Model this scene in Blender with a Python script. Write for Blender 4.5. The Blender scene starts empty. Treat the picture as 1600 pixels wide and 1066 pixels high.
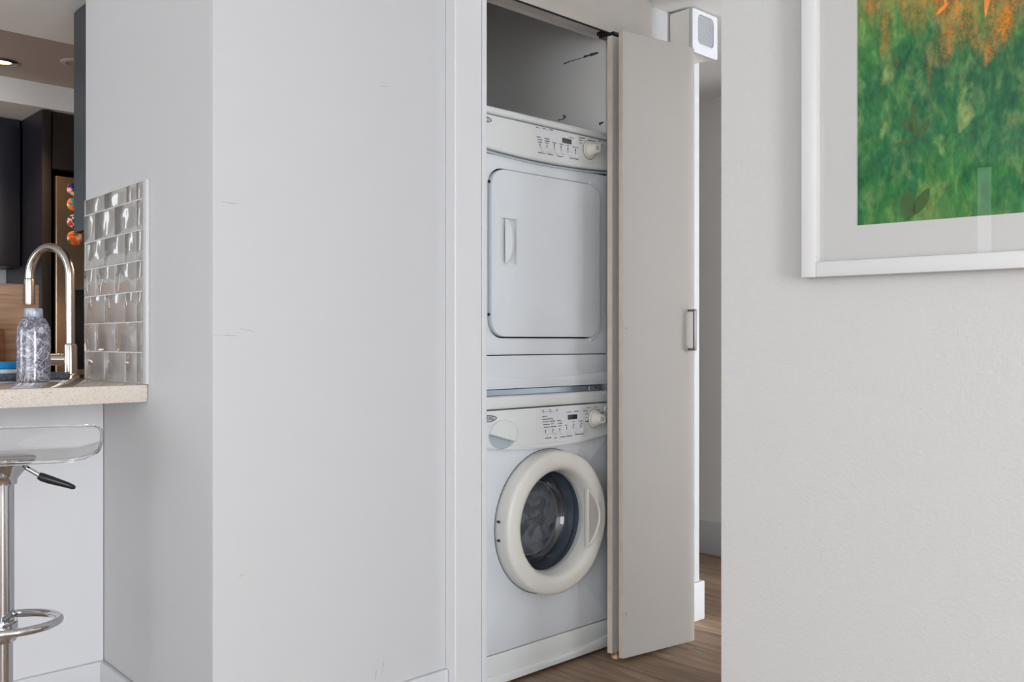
import bpy, bmesh, math, random
from mathutils import Vector, Matrix
from mathutils import noise as mnoise
random.seed(7)
sc = bpy.context.scene
COL = sc.collection
PI = math.pi

# ---------------------------------------------------------------- camera
EYE = 1.12                     # metres above the floor
FPX = 1441.0                   # focal length in pixels of the 1600 px frame
YAW = math.radians(46.34)      # view direction, measured from +X
cam_d = bpy.data.cameras.new('camera')
cam = bpy.data.objects.new('camera', cam_d)
COL.objects.link(cam)
cam_d.sensor_width = 36.0
cam_d.lens = 36.0 * FPX / 1600.0
cam_d.clip_start = 0.02
cam.location = (0, 0, EYE)
cam.rotation_euler = (PI / 2, 0, YAW - PI / 2)
sc.camera = cam

# ---------------------------------------------------------------- world, exposure, large lights
sc.view_settings.view_transform = 'Standard'
sc.view_settings.look = 'None'
sc.view_settings.gamma = 1.0
sc.view_settings.use_curve_mapping = False
sc.view_settings.exposure = -0.22
w = bpy.data.worlds.new('world')
sc.world = w
w.use_nodes = True
w.node_tree.nodes['Background'].inputs[0].default_value = (0.75, 0.85, 1.0, 1)
w.node_tree.nodes['Background'].inputs[1].default_value = 0.6


def area(name, loc, aim, sx, sy, watts, color, spread=180):
    d = bpy.data.lights.new(name, 'AREA')
    d.shape = 'RECTANGLE'
    d.size, d.size_y = sx, sy
    d.energy = watts
    d.color = color
    d.spread = math.radians(spread)
    o = bpy.data.objects.new(name, d)
    COL.objects.link(o)
    o.location = loc
    o.rotation_euler = (Vector(aim) - Vector(loc)).to_track_quat('-Z', 'Y').to_euler()
    return o


DAY = (0.90, 0.95, 1.0)
# daylight through the living-room windows (behind and to the left of the camera)
WIN_V = (-2.95, -2.00, -1.05, -0.10)        # panes of the window wall at the far left
for k, v0 in enumerate(WIN_V):
    area('window_or_fill_light', (-3.84, v0 + 0.46, 1.35), (5, v0 + 0.46, 1.35), 0.86, 2.05, 33, DAY)
area('sidelight_daylight', (-3.84, 1.155, 1.45), (5, 1.155, 1.45), 0.09, 1.85, 1.3, DAY)
area('window_or_fill_light', (0.05, 5.36, 1.80), (0.05, 0, 1.70), 0.20, 0.60, 1.0, DAY)  # added unseen kitchen window light, puts highlights on the tiles
for k, (u0, wt) in enumerate(((-3.7, 10), (-2.5, 10), (-1.60, 12), (-0.45, 150))):
    area('window_or_fill_light', (u0 + 0.55, -3.34, 1.35), (u0 + 0.55, 5, 1.25), 1.05, 2.05, wt, DAY)
# daylight of the bedroom that opens off the corridor through its own doorway
area('window_or_fill_light', (3.42, -2.3, 1.35), (3.1, 2.0, 1.30), 0.55, 2.0, 215, DAY)
area('window_or_fill_light', (4.2, 0.05, 1.3), (2.0, 2.15, 1.25), 1.1, 2.0, 8, (0.84, 0.92, 1.0))
area('window_or_fill_light', (-2.35, 3.75, 1.45), (1.5, 4.7, 1.7), 1.2, 1.3, 38, DAY)  # added fill to brighten the kitchen; no window stands here
# warm strip under the wall cabinet beside the bar
area('cabinet_strip', (1.48, 3.17, 1.476), (1.48, 3.17, 0), 0.6, 0.05, 1.8, (1.0, 0.66, 0.38))
# added fill light under the corridor ceiling, no lamp fixture there
area('hall_fill', (2.25, 1.60, 2.385), (2.25, 1.60, 0), 0.16, 0.16, 0.5, (1.0, 0.93, 0.84))
# warm downlights and the under-cabinet light of the kitchen
for (x, y) in ((1.193, 4.545), (0.2, 4.25)):
    d = bpy.data.lights.new('downlight_beam', 'SPOT')
    d.energy = 34
    d.spot_size = math.radians(110)
    d.spot_blend = 0.6
    d.shadow_soft_size = 0.04
    d.color = (1.0, 0.62, 0.30)
    o = bpy.data.objects.new('downlight_beam', d)
    COL.objects.link(o)
    o.location = (x, y, 2.345)

# ---------------------------------------------------------------- helpers


def lin(c):
    c = c / 255.0
    return c / 12.92 if c <= 0.04045 else ((c + 0.055) / 1.055) ** 2.4


def rgb(r, g, b):
    return (lin(r), lin(g), lin(b), 1.0)


def material(name, col, rough=0.5, metal=0.0, bump=None, spec=0.5, var=None, coat=0.0, trans=0.0, ior=1.45):
    """bump = (scale, strength, detail); var = (scale, second colour, detail)"""
    m = bpy.data.materials.new(name)
    m.use_nodes = True
    nt = m.node_tree
    b = nt.nodes['Principled BSDF']
    b.inputs['Base Color'].default_value = col
    b.inputs['Roughness'].default_value = rough
    b.inputs['Metallic'].default_value = metal
    b.inputs['Specular IOR Level'].default_value = spec
    b.inputs['Coat Weight'].default_value = coat
    b.inputs['Coat Roughness'].default_value = 0.04
    b.inputs['Transmission Weight'].default_value = trans
    b.inputs['IOR'].default_value = ior
    tc = nt.nodes.new('ShaderNodeTexCoord')
    if bump:
        n = nt.nodes.new('ShaderNodeTexNoise')
        n.inputs['Scale'].default_value = bump[0]
        n.inputs['Detail'].default_value = bump[2] if len(bump) > 2 else 3
        bp = nt.nodes.new('ShaderNodeBump')
        bp.inputs['Strength'].default_value = bump[1]
        bp.inputs['Distance'].default_value = 0.002 if len(bump) < 4 else bump[3]
        nt.links.new(tc.outputs['Object'], n.inputs['Vector'])
        nt.links.new(n.outputs['Fac'], bp.inputs['Height'])
        nt.links.new(bp.outputs['Normal'], b.inputs['Normal'])
    if var:
        n = nt.nodes.new('ShaderNodeTexNoise')
        n.inputs['Scale'].default_value = var[0]
        n.inputs['Detail'].default_value = var[2] if len(var) > 2 else 4
        r = nt.nodes.new('ShaderNodeValToRGB')
        r.color_ramp.elements[0].position = 0.35
        r.color_ramp.elements[1].position = 0.65
        r.color_ramp.elements[0].color = col
        r.color_ramp.elements[1].color = var[1]
        nt.links.new(tc.outputs['Object'], n.inputs['Vector'])
        nt.links.new(n.outputs['Fac'], r.inputs['Fac'])
        nt.links.new(r.outputs['Color'], b.inputs['Base Color'])
    return m


class MB:
    """collects shapes; build() links them as ONE mesh object"""

    def __init__(s):
        s.bm = bmesh.new()

    def box(s, x0, x1, y0, y1, z0, z1, bev=0.0, seg=2):
        t = bmesh.new()
        v = [t.verts.new((x, y, z)) for z in (z0, z1) for y in (y0, y1) for x in (x0, x1)]
        for f in ((0, 2, 3, 1), (4, 5, 7, 6), (0, 1, 5, 4), (2, 6, 7, 3), (0, 4, 6, 2), (1, 3, 7, 5)):
            t.faces.new([v[i] for i in f])
        if bev:
            bmesh.ops.bevel(t, geom=t.edges[:], offset=bev, segments=seg, profile=0.5, affect='EDGES', clamp_overlap=True)
        return s.merge(t)

    def merge(s, t, mat=None):
        if mat is not None:
            bmesh.ops.transform(t, matrix=mat, verts=t.verts)
        mp = {}
        for v in t.verts:
            mp[v] = s.bm.verts.new(v.co)
        for f in t.faces:
            try:
                s.bm.faces.new([mp[v] for v in f.verts])
            except ValueError:
                pass
        t.free()
        return s

    def plate(s, outer, y0, y1, holes=(), bev=0.0, seg=2, axis='y'):
        """extrude an x/z outline from y0 (front) to y1 (back); holes are outlines"""
        t = bmesh.new()
        loops = [outer] + list(holes)
        fr, bk = [], []
        for lp in loops:
            fr.append([t.verts.new((p[0], y0, p[1])) for p in lp])
            bk.append([t.verts.new((p[0], y1, p[1])) for p in lp])
        fedges = []
        for a, c in zip(fr, bk):
            n = len(a)
            for i in range(n):
                j = (i + 1) % n
                t.faces.new((a[i], a[j], c[j], c[i]))
                fedges.append(t.edges.get((a[i], a[j])))
        if holes:
            for lps in (fr, bk):
                es = [t.edges.get((a[i], a[(i + 1) % len(a)])) for a in lps for i in range(len(a))]
                bmesh.ops.triangle_fill(t, edges=es, use_beauty=True, use_dissolve=False)
        else:
            t.faces.new(fr[0])
            t.faces.new(list(reversed(bk[0])))
        bmesh.ops.recalc_face_normals(t, faces=t.faces[:])
        if bev:
            bmesh.ops.bevel(t, geom=fedges, offset=bev, segments=seg, profile=0.5, affect='EDGES', clamp_overlap=True)
        return s.merge(t)

    def prism(s, foot, z0, z1, bev=0.0):
        t = bmesh.new()
        a = [t.verts.new((p[0], p[1], z0)) for p in foot]
        c = [t.verts.new((p[0], p[1], z1)) for p in foot]
        n = len(a)
        for i in range(n):
            j = (i + 1) % n
            t.faces.new((a[i], a[j], c[j], c[i]))
        t.faces.new(list(reversed(a)))
        t.faces.new(c)
        bmesh.ops.recalc_face_normals(t, faces=t.faces[:])
        if bev:
            bmesh.ops.bevel(t, geom=t.edges[:], offset=bev, segments=2, profile=0.5, affect='EDGES', clamp_overlap=True)
        return s.merge(t)

    def lathe(s, prof, c=(0, 0, 0), axis='z', n=48, close=False, sx=1.0):
        """prof = list of (r, h) turned about an axis through c"""
        t = bmesh.new()
        rings = []
        for r, h in prof:
            ring = []
            if r < 1e-6:
                ring = [t.verts.new(_ax(0, 0, h, c, axis))]
            else:
                for k in range(n):
                    a = 2 * PI * k / n
                    ring.append(t.verts.new(_ax(r * math.cos(a) * sx, r * math.sin(a), h, c, axis)))
            rings.append(ring)
        pairs = list(zip(rings[:-1], rings[1:]))
        if close:
            pairs.append((rings[-1], rings[0]))
        for a, b in pairs:
            for k in range(n):
                j = (k + 1) % n
                if len(a) == 1 and len(b) == 1:
                    continue
                if len(a) == 1:
                    t.faces.new((a[0], b[j], b[k]))
                elif len(b) == 1:
                    t.faces.new((a[k], a[j], b[0]))
                else:
                    t.faces.new((a[k], a[j], b[j], b[k]))
        bmesh.ops.recalc_face_normals(t, faces=t.faces[:])
        return s.merge(t)

    def tube(s, pts, r, n=12, cap=True, rads=None):
        pts = [Vector(p) for p in pts]
        t = bmesh.new()
        rings = []
        up = None
        for i, p in enumerate(pts):
            d = (pts[min(i + 1, len(pts) - 1)] - pts[max(i - 1, 0)]).normalized()
            if up is None:
                up = Vector((0, 0, 1)) if abs(d.z) < 0.9 else Vector((1, 0, 0))
            a = (up - d * up.dot(d)).normalized()
            up = a
            b = d.cross(a)
            rr = rads[i] if rads else r
            rings.append([t.verts.new(p + (a * math.cos(2 * PI * k / n) + b * math.sin(2 * PI * k / n)) * rr) for k in range(n)])
        for a, b in zip(rings[:-1], rings[1:]):
            for k in range(n):
                j = (k + 1) % n
                t.faces.new((a[k], a[j], b[j], b[k]))
        if cap:
            t.faces.new(list(reversed(rings[0])))
            t.faces.new(rings[-1])
        bmesh.ops.recalc_face_normals(t, faces=t.faces[:])
        return s.merge(t)

    def build(s, name, mat, parent=None, origin=None, angle=35, smooth=True):
        me = bpy.data.meshes.new(name)
        if origin is not None:
            bmesh.ops.translate(s.bm, vec=-Vector(origin), verts=s.bm.verts)
        s.bm.to_mesh(me)
        s.bm.free()
        if smooth:
            me.shade_smooth()
            me.set_sharp_from_angle(angle=math.radians(angle))
        me.materials.append(mat)
        o = bpy.data.objects.new(name, me)
        COL.objects.link(o)
        if parent is not None:
            o.parent = parent
        elif origin is not None:
            o.location = origin
        return o


def _ax(a, b, h, c, axis):
    if axis == 'z':
        return (c[0] + a, c[1] + b, c[2] + h)
    if axis == 'y':
        return (c[0] + a, c[1] + h, c[2] + b)
    return (c[0] + h, c[1] + a, c[2] + b)


def arc(cx, cz, rx, rz, a0, a1, n):
    return [(cx + rx * math.cos(math.radians(a0 + (a1 - a0) * k / n)), cz + rz * math.sin(math.radians(a0 + (a1 - a0) * k / n))) for k in range(n + 1)]


def rrect(x0, x1, z0, z1, r, n=8):
    return (arc(x1 - r, z1 - r, r, r, 0, 90, n) + arc(x0 + r, z1 - r, r, r, 90, 180, n)
            + arc(x0 + r, z0 + r, r, r, 180, 270, n) + arc(x1 - r, z0 + r, r, r, 270, 360, n))


def ellipse(cx, cz, rx, rz, n=48):
    return [(cx + rx * math.cos(2 * PI * k / n), cz + rz * math.sin(2 * PI * k / n)) for k in range(n)]


def tag(o, label=None, cat=None, group=None, kind=None):
    if label:
        o['label'] = label
    if cat:
        o['category'] = cat
    if group:
        o['group'] = group
    if kind:
        o['kind'] = kind
    return o


def thing(name, loc, label, cat, rz=0.0, group=None, kind=None):
    o = bpy.data.objects.new(name, None)
    COL.objects.link(o)
    o.empty_display_size = 0.1
    o.location = loc
    o.rotation_euler = (0, 0, rz)
    return tag(o, label, cat, group, kind)


def struct(o, label=None, cat='structure'):
    return tag(o, label, cat, None, 'structure')


def dup(o, parent, loc=None):
    c = o.copy()
    COL.objects.link(c)
    c.parent = parent
    if loc is not None:
        c.location = loc
    return c


def ray(x, y):
    """direction of the sight line through a pixel (used to measure the rooms)"""
    r = (x - 800) / FPX
    S, C = math.sin(YAW), math.cos(YAW)
    return (r * S + C, -r * C + S, (533 - y) / FPX)


def onv(x, y, v):
    a = ray(x, y)
    t = v / a[1]
    return (t * a[0], v, EYE + t * a[2])


def text_mesh(body, size, name):
    c = bpy.data.curves.new(name, 'FONT')
    c.body = body
    c.size = size
    c.align_x = 'CENTER'
    c.align_y = 'CENTER'
    c.extrude = 0.0002
    o = bpy.data.objects.new(name, c)
    COL.objects.link(o)
    dg = bpy.context.evaluated_depsgraph_get()
    me = bpy.data.meshes.new_from_object(o.evaluated_get(dg))
    bpy.data.objects.remove(o)
    bpy.data.curves.remove(c)
    return me


# ---------------------------------------------------------------- materials
M = {}
M['wall'] = material('wall_paint', rgb(197, 197, 199), 0.55, bump=(420, 0.10, 2), spec=0.3)
M['wall_art'] = material('orange_peel_paint', rgb(185, 184, 182), 0.6, bump=(150, 0.35, 3, 0.0025), spec=0.3)
M['wall_closet'] = material('closet_paint', rgb(240, 238, 236), 0.7, bump=(300, 0.1, 2), spec=0.2)
M['header'] = material('header_paint', rgb(216, 208, 203), 0.6, bump=(200, 0.15, 3), spec=0.25, var=(9, rgb(209, 205, 198), 3))
M['ceiling'] = material('ceiling_paint', rgb(236, 235, 233), 0.8, bump=(200, 0.1, 2), spec=0.2)
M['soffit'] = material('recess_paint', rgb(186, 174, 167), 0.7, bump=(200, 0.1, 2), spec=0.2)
M['trim'] = material('trim_paint', rgb(212, 212, 215), 0.35, bump=(60, 0.05, 2))
M['door'] = material('door_paint', rgb(205, 201, 197), 0.42, bump=(70, 0.08, 3), spec=0.35)
M['door_edge'] = material('door_edge_paint', rgb(226, 212, 200), 0.5, bump=(90, 0.15, 3), var=(14, rgb(218, 200, 184), 4))
M['enamel'] = material('white_enamel', rgb(226, 231, 237), 0.36, spec=0.5, coat=0.1)
M['plastic'] = material('white_plastic', rgb(228, 231, 231), 0.32, spec=0.5)
M['ring_plastic'] = material('ring_plastic', rgb(230, 228, 222), 0.32)
M['grip_shade'] = material('shaded_grip_plastic', rgb(184, 180, 175), 0.4)  # shade of the grip recess put into a darker plastic colour
M['plastic_warm'] = material('knob_plastic', rgb(228, 222, 216), 0.35)
M['console_grey'] = material('console_overlay', rgb(228, 229, 234), 0.3)
M['cavity'] = material('shade_grey_plastic', rgb(180, 190, 198), 0.3)  # white plastic greyed for shade in the finger hollow; dryer lip shares it
M['gap'] = material('dark_gap', rgb(30, 31, 34), 0.8)
M['ink'] = material('legend_ink', rgb(50, 56, 74), 0.6)
M['logo_blue'] = material('logo_blue', rgb(44, 58, 96), 0.5)
M['lcd'] = material('display_window', rgb(24, 22, 20), 0.12)
M['rail'] = material('galvanised_rail', rgb(165, 178, 190), 0.35, metal=0.6)
M['rubber'] = material('grey_rubber', rgb(88, 95, 104), 0.5)
M['drum'] = material('steel_drum', rgb(176, 180, 188), 0.4, metal=0.7)
M['steel'] = material('brushed_steel', rgb(196, 190, 184), 0.24, metal=1.0, bump=(160, 0.03, 2))
M['handle_steel'] = material('handle_steel', rgb(150, 146, 144), 0.28, metal=1.0)
M['chrome'] = material('chrome', rgb(205, 206, 210), 0.08, metal=1.0)
M['brass'] = material('worn_brass', rgb(188, 120, 74), 0.4, metal=0.8, var=(160, rgb(225, 205, 180), 3))
M['black'] = material('black_plastic', rgb(26, 27, 32), 0.35)
M['tile_groove'] = material('grout', rgb(214, 210, 206), 0.8, bump=(500, 0.2, 2))
M['dark_wood'] = material('dark_cabinet', rgb(38, 38, 46), 0.38, bump=(90, 0.06, 3), spec=0.4)
M['dark_side'] = material('dark_cabinet_side', rgb(56, 62, 66), 0.4, spec=0.4)
M['dark_brown'] = material('dark_brown_veneer', rgb(40, 30, 25), 0.4, bump=(60, 0.06, 3))
M['brown_edge'] = material('veneer_edge', rgb(36, 31, 29), 0.6)
M['sponge_blue'] = material('sponge_blue', rgb(20, 140, 205), 0.9, bump=(320, 0.8, 3, 0.004))
M['sponge_white'] = material('sponge_white', rgb(215, 222, 220), 0.9, bump=(320, 0.6, 3, 0.004))
M['mat_grey'] = material('drying_mat', rgb(104, 114, 126), 0.95, bump=(420, 0.9, 2, 0.004), var=(180, rgb(74, 82, 94), 2))
M['mat'] = material('mount_card', rgb(182, 180, 178), 0.8)
M['frame_white'] = material('frame_lacquer', rgb(200, 199, 199), 0.35)
M['speaker_white'] = material('speaker_white', rgb(204, 205, 208), 0.4)
M['speaker_body'] = material('speaker_housing', rgb(232, 226, 218), 0.5)
M['speaker_grey'] = material('speaker_slat', rgb(176, 178, 182), 0.5)
M['splash'] = material('backsplash', rgb(205, 212, 216), 0.25)
M['scuff_dark'] = material('scuff_dark', rgb(84, 80, 78), 0.8)
M['scuff_grey'] = material('scuff_grey', rgb(172, 171, 170), 0.8)
M['scuff_tan'] = material('scuff_tan', rgb(206, 176, 128), 0.8)
M['living'] = material('living_room_paint', rgb(222, 221, 219), 0.7)
M['glow'] = material('lamp_glow', (1, 0.8, 0.5, 1), 0.5)
_b = M['glow'].node_tree.nodes['Principled BSDF']
_b.inputs['Emission Color'].default_value = (1.0, 0.78, 0.48, 1)
_b.inputs['Emission Strength'].default_value = 4.0


def nodes_of(m):
    return m.node_tree, m.node_tree.nodes['Principled BSDF']


def make_glass(name, tint=(1, 1, 1, 1), rough=0.0, ior=1.45):
    return material(name, tint, rough, trans=1.0, ior=ior)




def thin_pane(name, tint=(1, 1, 1, 1), rough=0.0, ior=1.5):
    m = bpy.data.materials.new(name)
    m.use_nodes = True
    nt = m.node_tree
    nt.nodes.remove(nt.nodes['Principled BSDF'])
    out = nt.nodes['Material Output']
    tr = nt.nodes.new('ShaderNodeBsdfTransparent')
    gl = nt.nodes.new('ShaderNodeBsdfGlossy')
    gl.inputs['Roughness'].default_value = rough
    tr.inputs['Color'].default_value = tint
    fr = nt.nodes.new('ShaderNodeFresnel')
    fr.inputs['IOR'].default_value = ior
    ge = nt.nodes.new('ShaderNodeNewGeometry')
    iv = nt.nodes.new('ShaderNodeMath')
    iv.operation = 'SUBTRACT'
    iv.inputs[0].default_value = 1.0
    nt.links.new(ge.outputs['Backfacing'], iv.inputs[1])
    fm = nt.nodes.new('ShaderNodeMath')
    fm.operation = 'MULTIPLY'
    nt.links.new(fr.outputs[0], fm.inputs[0])
    nt.links.new(iv.outputs[0], fm.inputs[1])
    mx = nt.nodes.new('ShaderNodeMixShader')
    nt.links.new(fm.outputs[0], mx.inputs[0])
    nt.links.new(tr.outputs[0], mx.inputs[1])
    nt.links.new(gl.outputs[0], mx.inputs[2])
    nt.links.new(mx.outputs[0], out.inputs['Surface'])
    return m


M['pane'] = thin_pane('picture_glass')
M['acrylic'] = thin_pane('clear_acrylic')


def reflection_cloud(name, col, lo, hi):  # grey clouding painted into the glass in place of room reflections
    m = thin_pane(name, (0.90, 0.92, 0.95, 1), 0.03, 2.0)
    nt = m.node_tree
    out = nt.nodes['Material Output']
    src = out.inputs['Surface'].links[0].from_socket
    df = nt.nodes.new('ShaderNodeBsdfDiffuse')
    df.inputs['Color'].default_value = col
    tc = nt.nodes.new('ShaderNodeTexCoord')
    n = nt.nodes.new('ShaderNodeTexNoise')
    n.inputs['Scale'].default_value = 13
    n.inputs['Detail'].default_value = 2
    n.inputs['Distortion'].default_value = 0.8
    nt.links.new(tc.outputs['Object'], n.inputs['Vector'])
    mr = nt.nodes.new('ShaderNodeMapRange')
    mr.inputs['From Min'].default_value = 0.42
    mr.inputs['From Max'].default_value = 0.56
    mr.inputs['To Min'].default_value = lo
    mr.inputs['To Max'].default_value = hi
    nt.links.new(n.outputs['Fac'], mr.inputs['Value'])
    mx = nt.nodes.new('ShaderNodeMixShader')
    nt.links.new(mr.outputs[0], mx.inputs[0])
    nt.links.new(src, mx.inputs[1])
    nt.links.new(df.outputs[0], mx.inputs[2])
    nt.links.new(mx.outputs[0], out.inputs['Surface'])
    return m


M['bowl_end'] = reflection_cloud('bowl_end_reflection', rgb(150, 156, 166), 0.34, 0.66)
M['bowl_edge'] = material('bowl_edge', rgb(150, 156, 164), 0.15)
M['bowl'] = thin_pane('smoked_bowl', (0.90, 0.92, 0.95, 1), 0.03, 2.0)


def wood_floor():
    m = bpy.data.materials.new('wood_plank_floor')
    m.use_nodes = True
    nt, b = nodes_of(m)
    b.inputs['Roughness'].default_value = 0.5
    b.inputs['Specular IOR Level'].default_value = 0.35
    tc = nt.nodes.new('ShaderNodeTexCoord')
    oi = nt.nodes.new('ShaderNodeObjectInfo')
    ad = nt.nodes.new('ShaderNodeVectorMath')
    ad.operation = 'ADD'
    mu = nt.nodes.new('ShaderNodeMath')
    mu.operation = 'MULTIPLY'
    mu.inputs[1].default_value = 37.0
    nt.links.new(oi.outputs['Random'], mu.inputs[0])
    nt.links.new(tc.outputs['Object'], ad.inputs[0])
    nt.links.new(mu.outputs[0], ad.inputs[1])
    mp = nt.nodes.new('ShaderNodeMapping')
    mp.inputs['Scale'].default_value = (1.0, 0.09, 1.0)
    nt.links.new(ad.outputs[0], mp.inputs['Vector'])
    n1 = nt.nodes.new('ShaderNodeTexNoise')
    n1.inputs['Scale'].default_value = 34
    n1.inputs['Detail'].default_value = 6
    n1.inputs['Distortion'].default_value = 0.6
    nt.links.new(mp.outputs[0], n1.inputs['Vector'])
    r = nt.nodes.new('ShaderNodeValToRGB')
    e = r.color_ramp.elements
    e[0].position, e[0].color = 0.25, rgb(120, 95, 74)
    e[1].position, e[1].color = 0.75, rgb(182, 154, 126)
    x = r.color_ramp.elements.new(0.5)
    x.color = rgb(154, 128, 107)
    nt.links.new(n1.outputs['Fac'], r.inputs['Fac'])
    hs = nt.nodes.new('ShaderNodeHueSaturation')
    mr = nt.nodes.new('ShaderNodeMapRange')
    mr.inputs['To Min'].default_value = 0.72
    mr.inputs['To Max'].default_value = 1.18
    nt.links.new(oi.outputs['Random'], mr.inputs['Value'])
    nt.links.new(mr.outputs[0], hs.inputs['Value'])
    nt.links.new(r.outputs['Color'], hs.inputs['Color'])
    nt.links.new(hs.outputs['Color'], b.inputs['Base Color'])
    bp = nt.nodes.new('ShaderNodeBump')
    bp.inputs['Strength'].default_value = 0.12
    bp.inputs['Distance'].default_value = 0.002
    nt.links.new(n1.outputs['Fac'], bp.inputs['Height'])
    nt.links.new(bp.outputs['Normal'], b.inputs['Normal'])
    return m


M['plank'] = wood_floor()
M['bounce_floor'] = material('floor_bounce_slab', rgb(168, 160, 152), 0.7)  # slab made pale to bounce light up, unseen beyond the planks


def tile_mat():
    m = bpy.data.materials.new('glazed_grey_tile')
    m.use_nodes = True
    nt, b = nodes_of(m)
    b.inputs['Base Color'].default_value = rgb(164, 160, 157)
    b.inputs['Roughness'].default_value = 0.06
    b.inputs['Coat Weight'].default_value = 0.6
    b.inputs['Coat Roughness'].default_value = 0.03
    tc = nt.nodes.new('ShaderNodeTexCoord')
    oi = nt.nodes.new('ShaderNodeObjectInfo')
    ad = nt.nodes.new('ShaderNodeVectorMath')
    ad.operation = 'ADD'
    mu = nt.nodes.new('ShaderNodeMath')
    mu.operation = 'MULTIPLY'
    mu.inputs[1].default_value = 19.0
    nt.links.new(oi.outputs['Random'], mu.inputs[0])
    nt.links.new(tc.outputs['Object'], ad.inputs[0])
    nt.links.new(mu.outputs[0], ad.inputs[1])
    n = nt.nodes.new('ShaderNodeTexNoise')
    n.inputs['Scale'].default_value = 14
    n.inputs['Detail'].default_value = 1
    nt.links.new(ad.outputs[0], n.inputs['Vector'])
    bp = nt.nodes.new('ShaderNodeBump')
    bp.inputs['Strength'].default_value = 0.45
    bp.inputs['Distance'].default_value = 0.010
    nt.links.new(n.outputs['Fac'], bp.inputs['Height'])
    nt.links.new(bp.outputs['Normal'], b.inputs['Normal'])
    nt.links.new(bp.outputs['Normal'], b.inputs['Coat Normal'])
    return m


M['tile'] = tile_mat()


def quartz():
    m = bpy.data.materials.new('beige_quartz')
    m.use_nodes = True
    nt, b = nodes_of(m)
    b.inputs['Roughness'].default_value = 0.05
    b.inputs['Coat Weight'].default_value = 1.0
    b.inputs['Coat Roughness'].default_value = 0.012
    tc = nt.nodes.new('ShaderNodeTexCoord')
    v = nt.nodes.new('ShaderNodeTexVoronoi')
    v.inputs['Scale'].default_value = 420
    nt.links.new(tc.outputs['Object'], v.inputs['Vector'])
    r = nt.nodes.new('ShaderNodeValToRGB')
    e = r.color_ramp.elements
    e[0].position, e[0].color = 0.0, rgb(190, 174, 160)
    e[1].position, e[1].color = 1.0, rgb(219, 210, 199)
    x = e.new(0.16)
    x.color = rgb(212, 200, 188)
    sp = nt.nodes.new('ShaderNodeSeparateColor')
    nt.links.new(v.outputs['Color'], sp.inputs[0])
    nt.links.new(sp.outputs[0], r.inputs['Fac'])
    nt.links.new(r.outputs['Color'], b.inputs['Base Color'])
    return m


M['quartz'] = quartz()


def bottle_mat():
    m = bpy.data.materials.new('marbled_bottle')
    m.use_nodes = True
    nt, b = nodes_of(m)
    b.inputs['Roughness'].default_value = 0.22
    b.inputs['Coat Weight'].default_value = 0.7
    b.inputs['Coat Roughness'].default_value = 0.06
    tc = nt.nodes.new('ShaderNodeTexCoord')
    ns = nt.nodes.new('ShaderNodeTexNoise')
    ns.inputs['Scale'].default_value = 14
    ns.inputs['Detail'].default_value = 5
    mxv = nt.nodes.new('ShaderNodeVectorMath')
    mxv.operation = 'MULTIPLY_ADD'
    mxv.inputs[1].default_value = (0.06, 0.06, 0.06)
    nt.links.new(tc.outputs['Object'], ns.inputs['Vector'])
    nt.links.new(ns.outputs['Color'], mxv.inputs[0])
    nt.links.new(tc.outputs['Object'], mxv.inputs[2])
    veins = []
    for sc_, lo, hi, det in ((26, 0.030, 0.80, 6), (75, 0.055, 0.42, 5)):
        v = nt.nodes.new('ShaderNodeTexNoise')
        v.inputs['Scale'].default_value = sc_
        v.inputs['Detail'].default_value = det
        v.inputs['Distortion'].default_value = 1.2
        nt.links.new(mxv.outputs[0], v.inputs['Vector'])
        sb = nt.nodes.new('ShaderNodeMath')
        sb.operation = 'SUBTRACT'
        sb.inputs[1].default_value = 0.5
        ab = nt.nodes.new('ShaderNodeMath')
        ab.operation = 'ABSOLUTE'
        nt.links.new(v.outputs['Fac'], sb.inputs[0])
        nt.links.new(sb.outputs[0], ab.inputs[0])
        mr = nt.nodes.new('ShaderNodeMapRange')
        mr.inputs['From Min'].default_value = 0.0
        mr.inputs['From Max'].default_value = lo
        mr.inputs['To Min'].default_value = hi
        mr.inputs['To Max'].default_value = 0.0
        nt.links.new(ab.outputs[0], mr.inputs['Value'])
        veins.append(mr)
    mx = nt.nodes.new('ShaderNodeMath')
    mx.operation = 'MAXIMUM'
    nt.links.new(veins[0].outputs[0], mx.inputs[0])
    nt.links.new(veins[1].outputs[0], mx.inputs[1])
    mc = nt.nodes.new('ShaderNodeMix')
    mc.data_type = 'RGBA'
    mc.inputs[6].default_value = rgb(94, 90, 104)
    mc.inputs[7].default_value = rgb(226, 226, 236)
    nt.links.new(mx.outputs[0], mc.inputs[0])
    nt.links.new(mc.outputs[2], b.inputs['Base Color'])
    return m


M['bottle'] = bottle_mat()


def board_mat(name, c0, c1):
    m = bpy.data.materials.new(name)
    m.use_nodes = True
    nt, b = nodes_of(m)
    b.inputs['Roughness'].default_value = 0.55
    tc = nt.nodes.new('ShaderNodeTexCoord')
    mp = nt.nodes.new('ShaderNodeMapping')
    mp.inputs['Scale'].default_value = (0.8, 4, 14)
    n = nt.nodes.new('ShaderNodeTexNoise')
    n.inputs['Scale'].default_value = 6
    n.inputs['Detail'].default_value = 5
    r = nt.nodes.new('ShaderNodeValToRGB')
    r.color_ramp.elements[0].position, r.color_ramp.elements[0].color = 0.3, c0
    r.color_ramp.elements[1].position, r.color_ramp.elements[1].color = 0.7, c1
    nt.links.new(tc.outputs['Object'], mp.inputs[0])
    nt.links.new(mp.outputs[0], n.inputs['Vector'])
    nt.links.new(n.outputs['Fac'], r.inputs['Fac'])
    nt.links.new(r.outputs['Color'], b.inputs['Base Color'])
    return m


M['board'] = board_mat('oak_board', rgb(132, 102, 80), rgb(172, 142, 116))
M['board_dark'] = board_mat('walnut_board', rgb(92, 52, 30), rgb(126, 78, 48))


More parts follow.
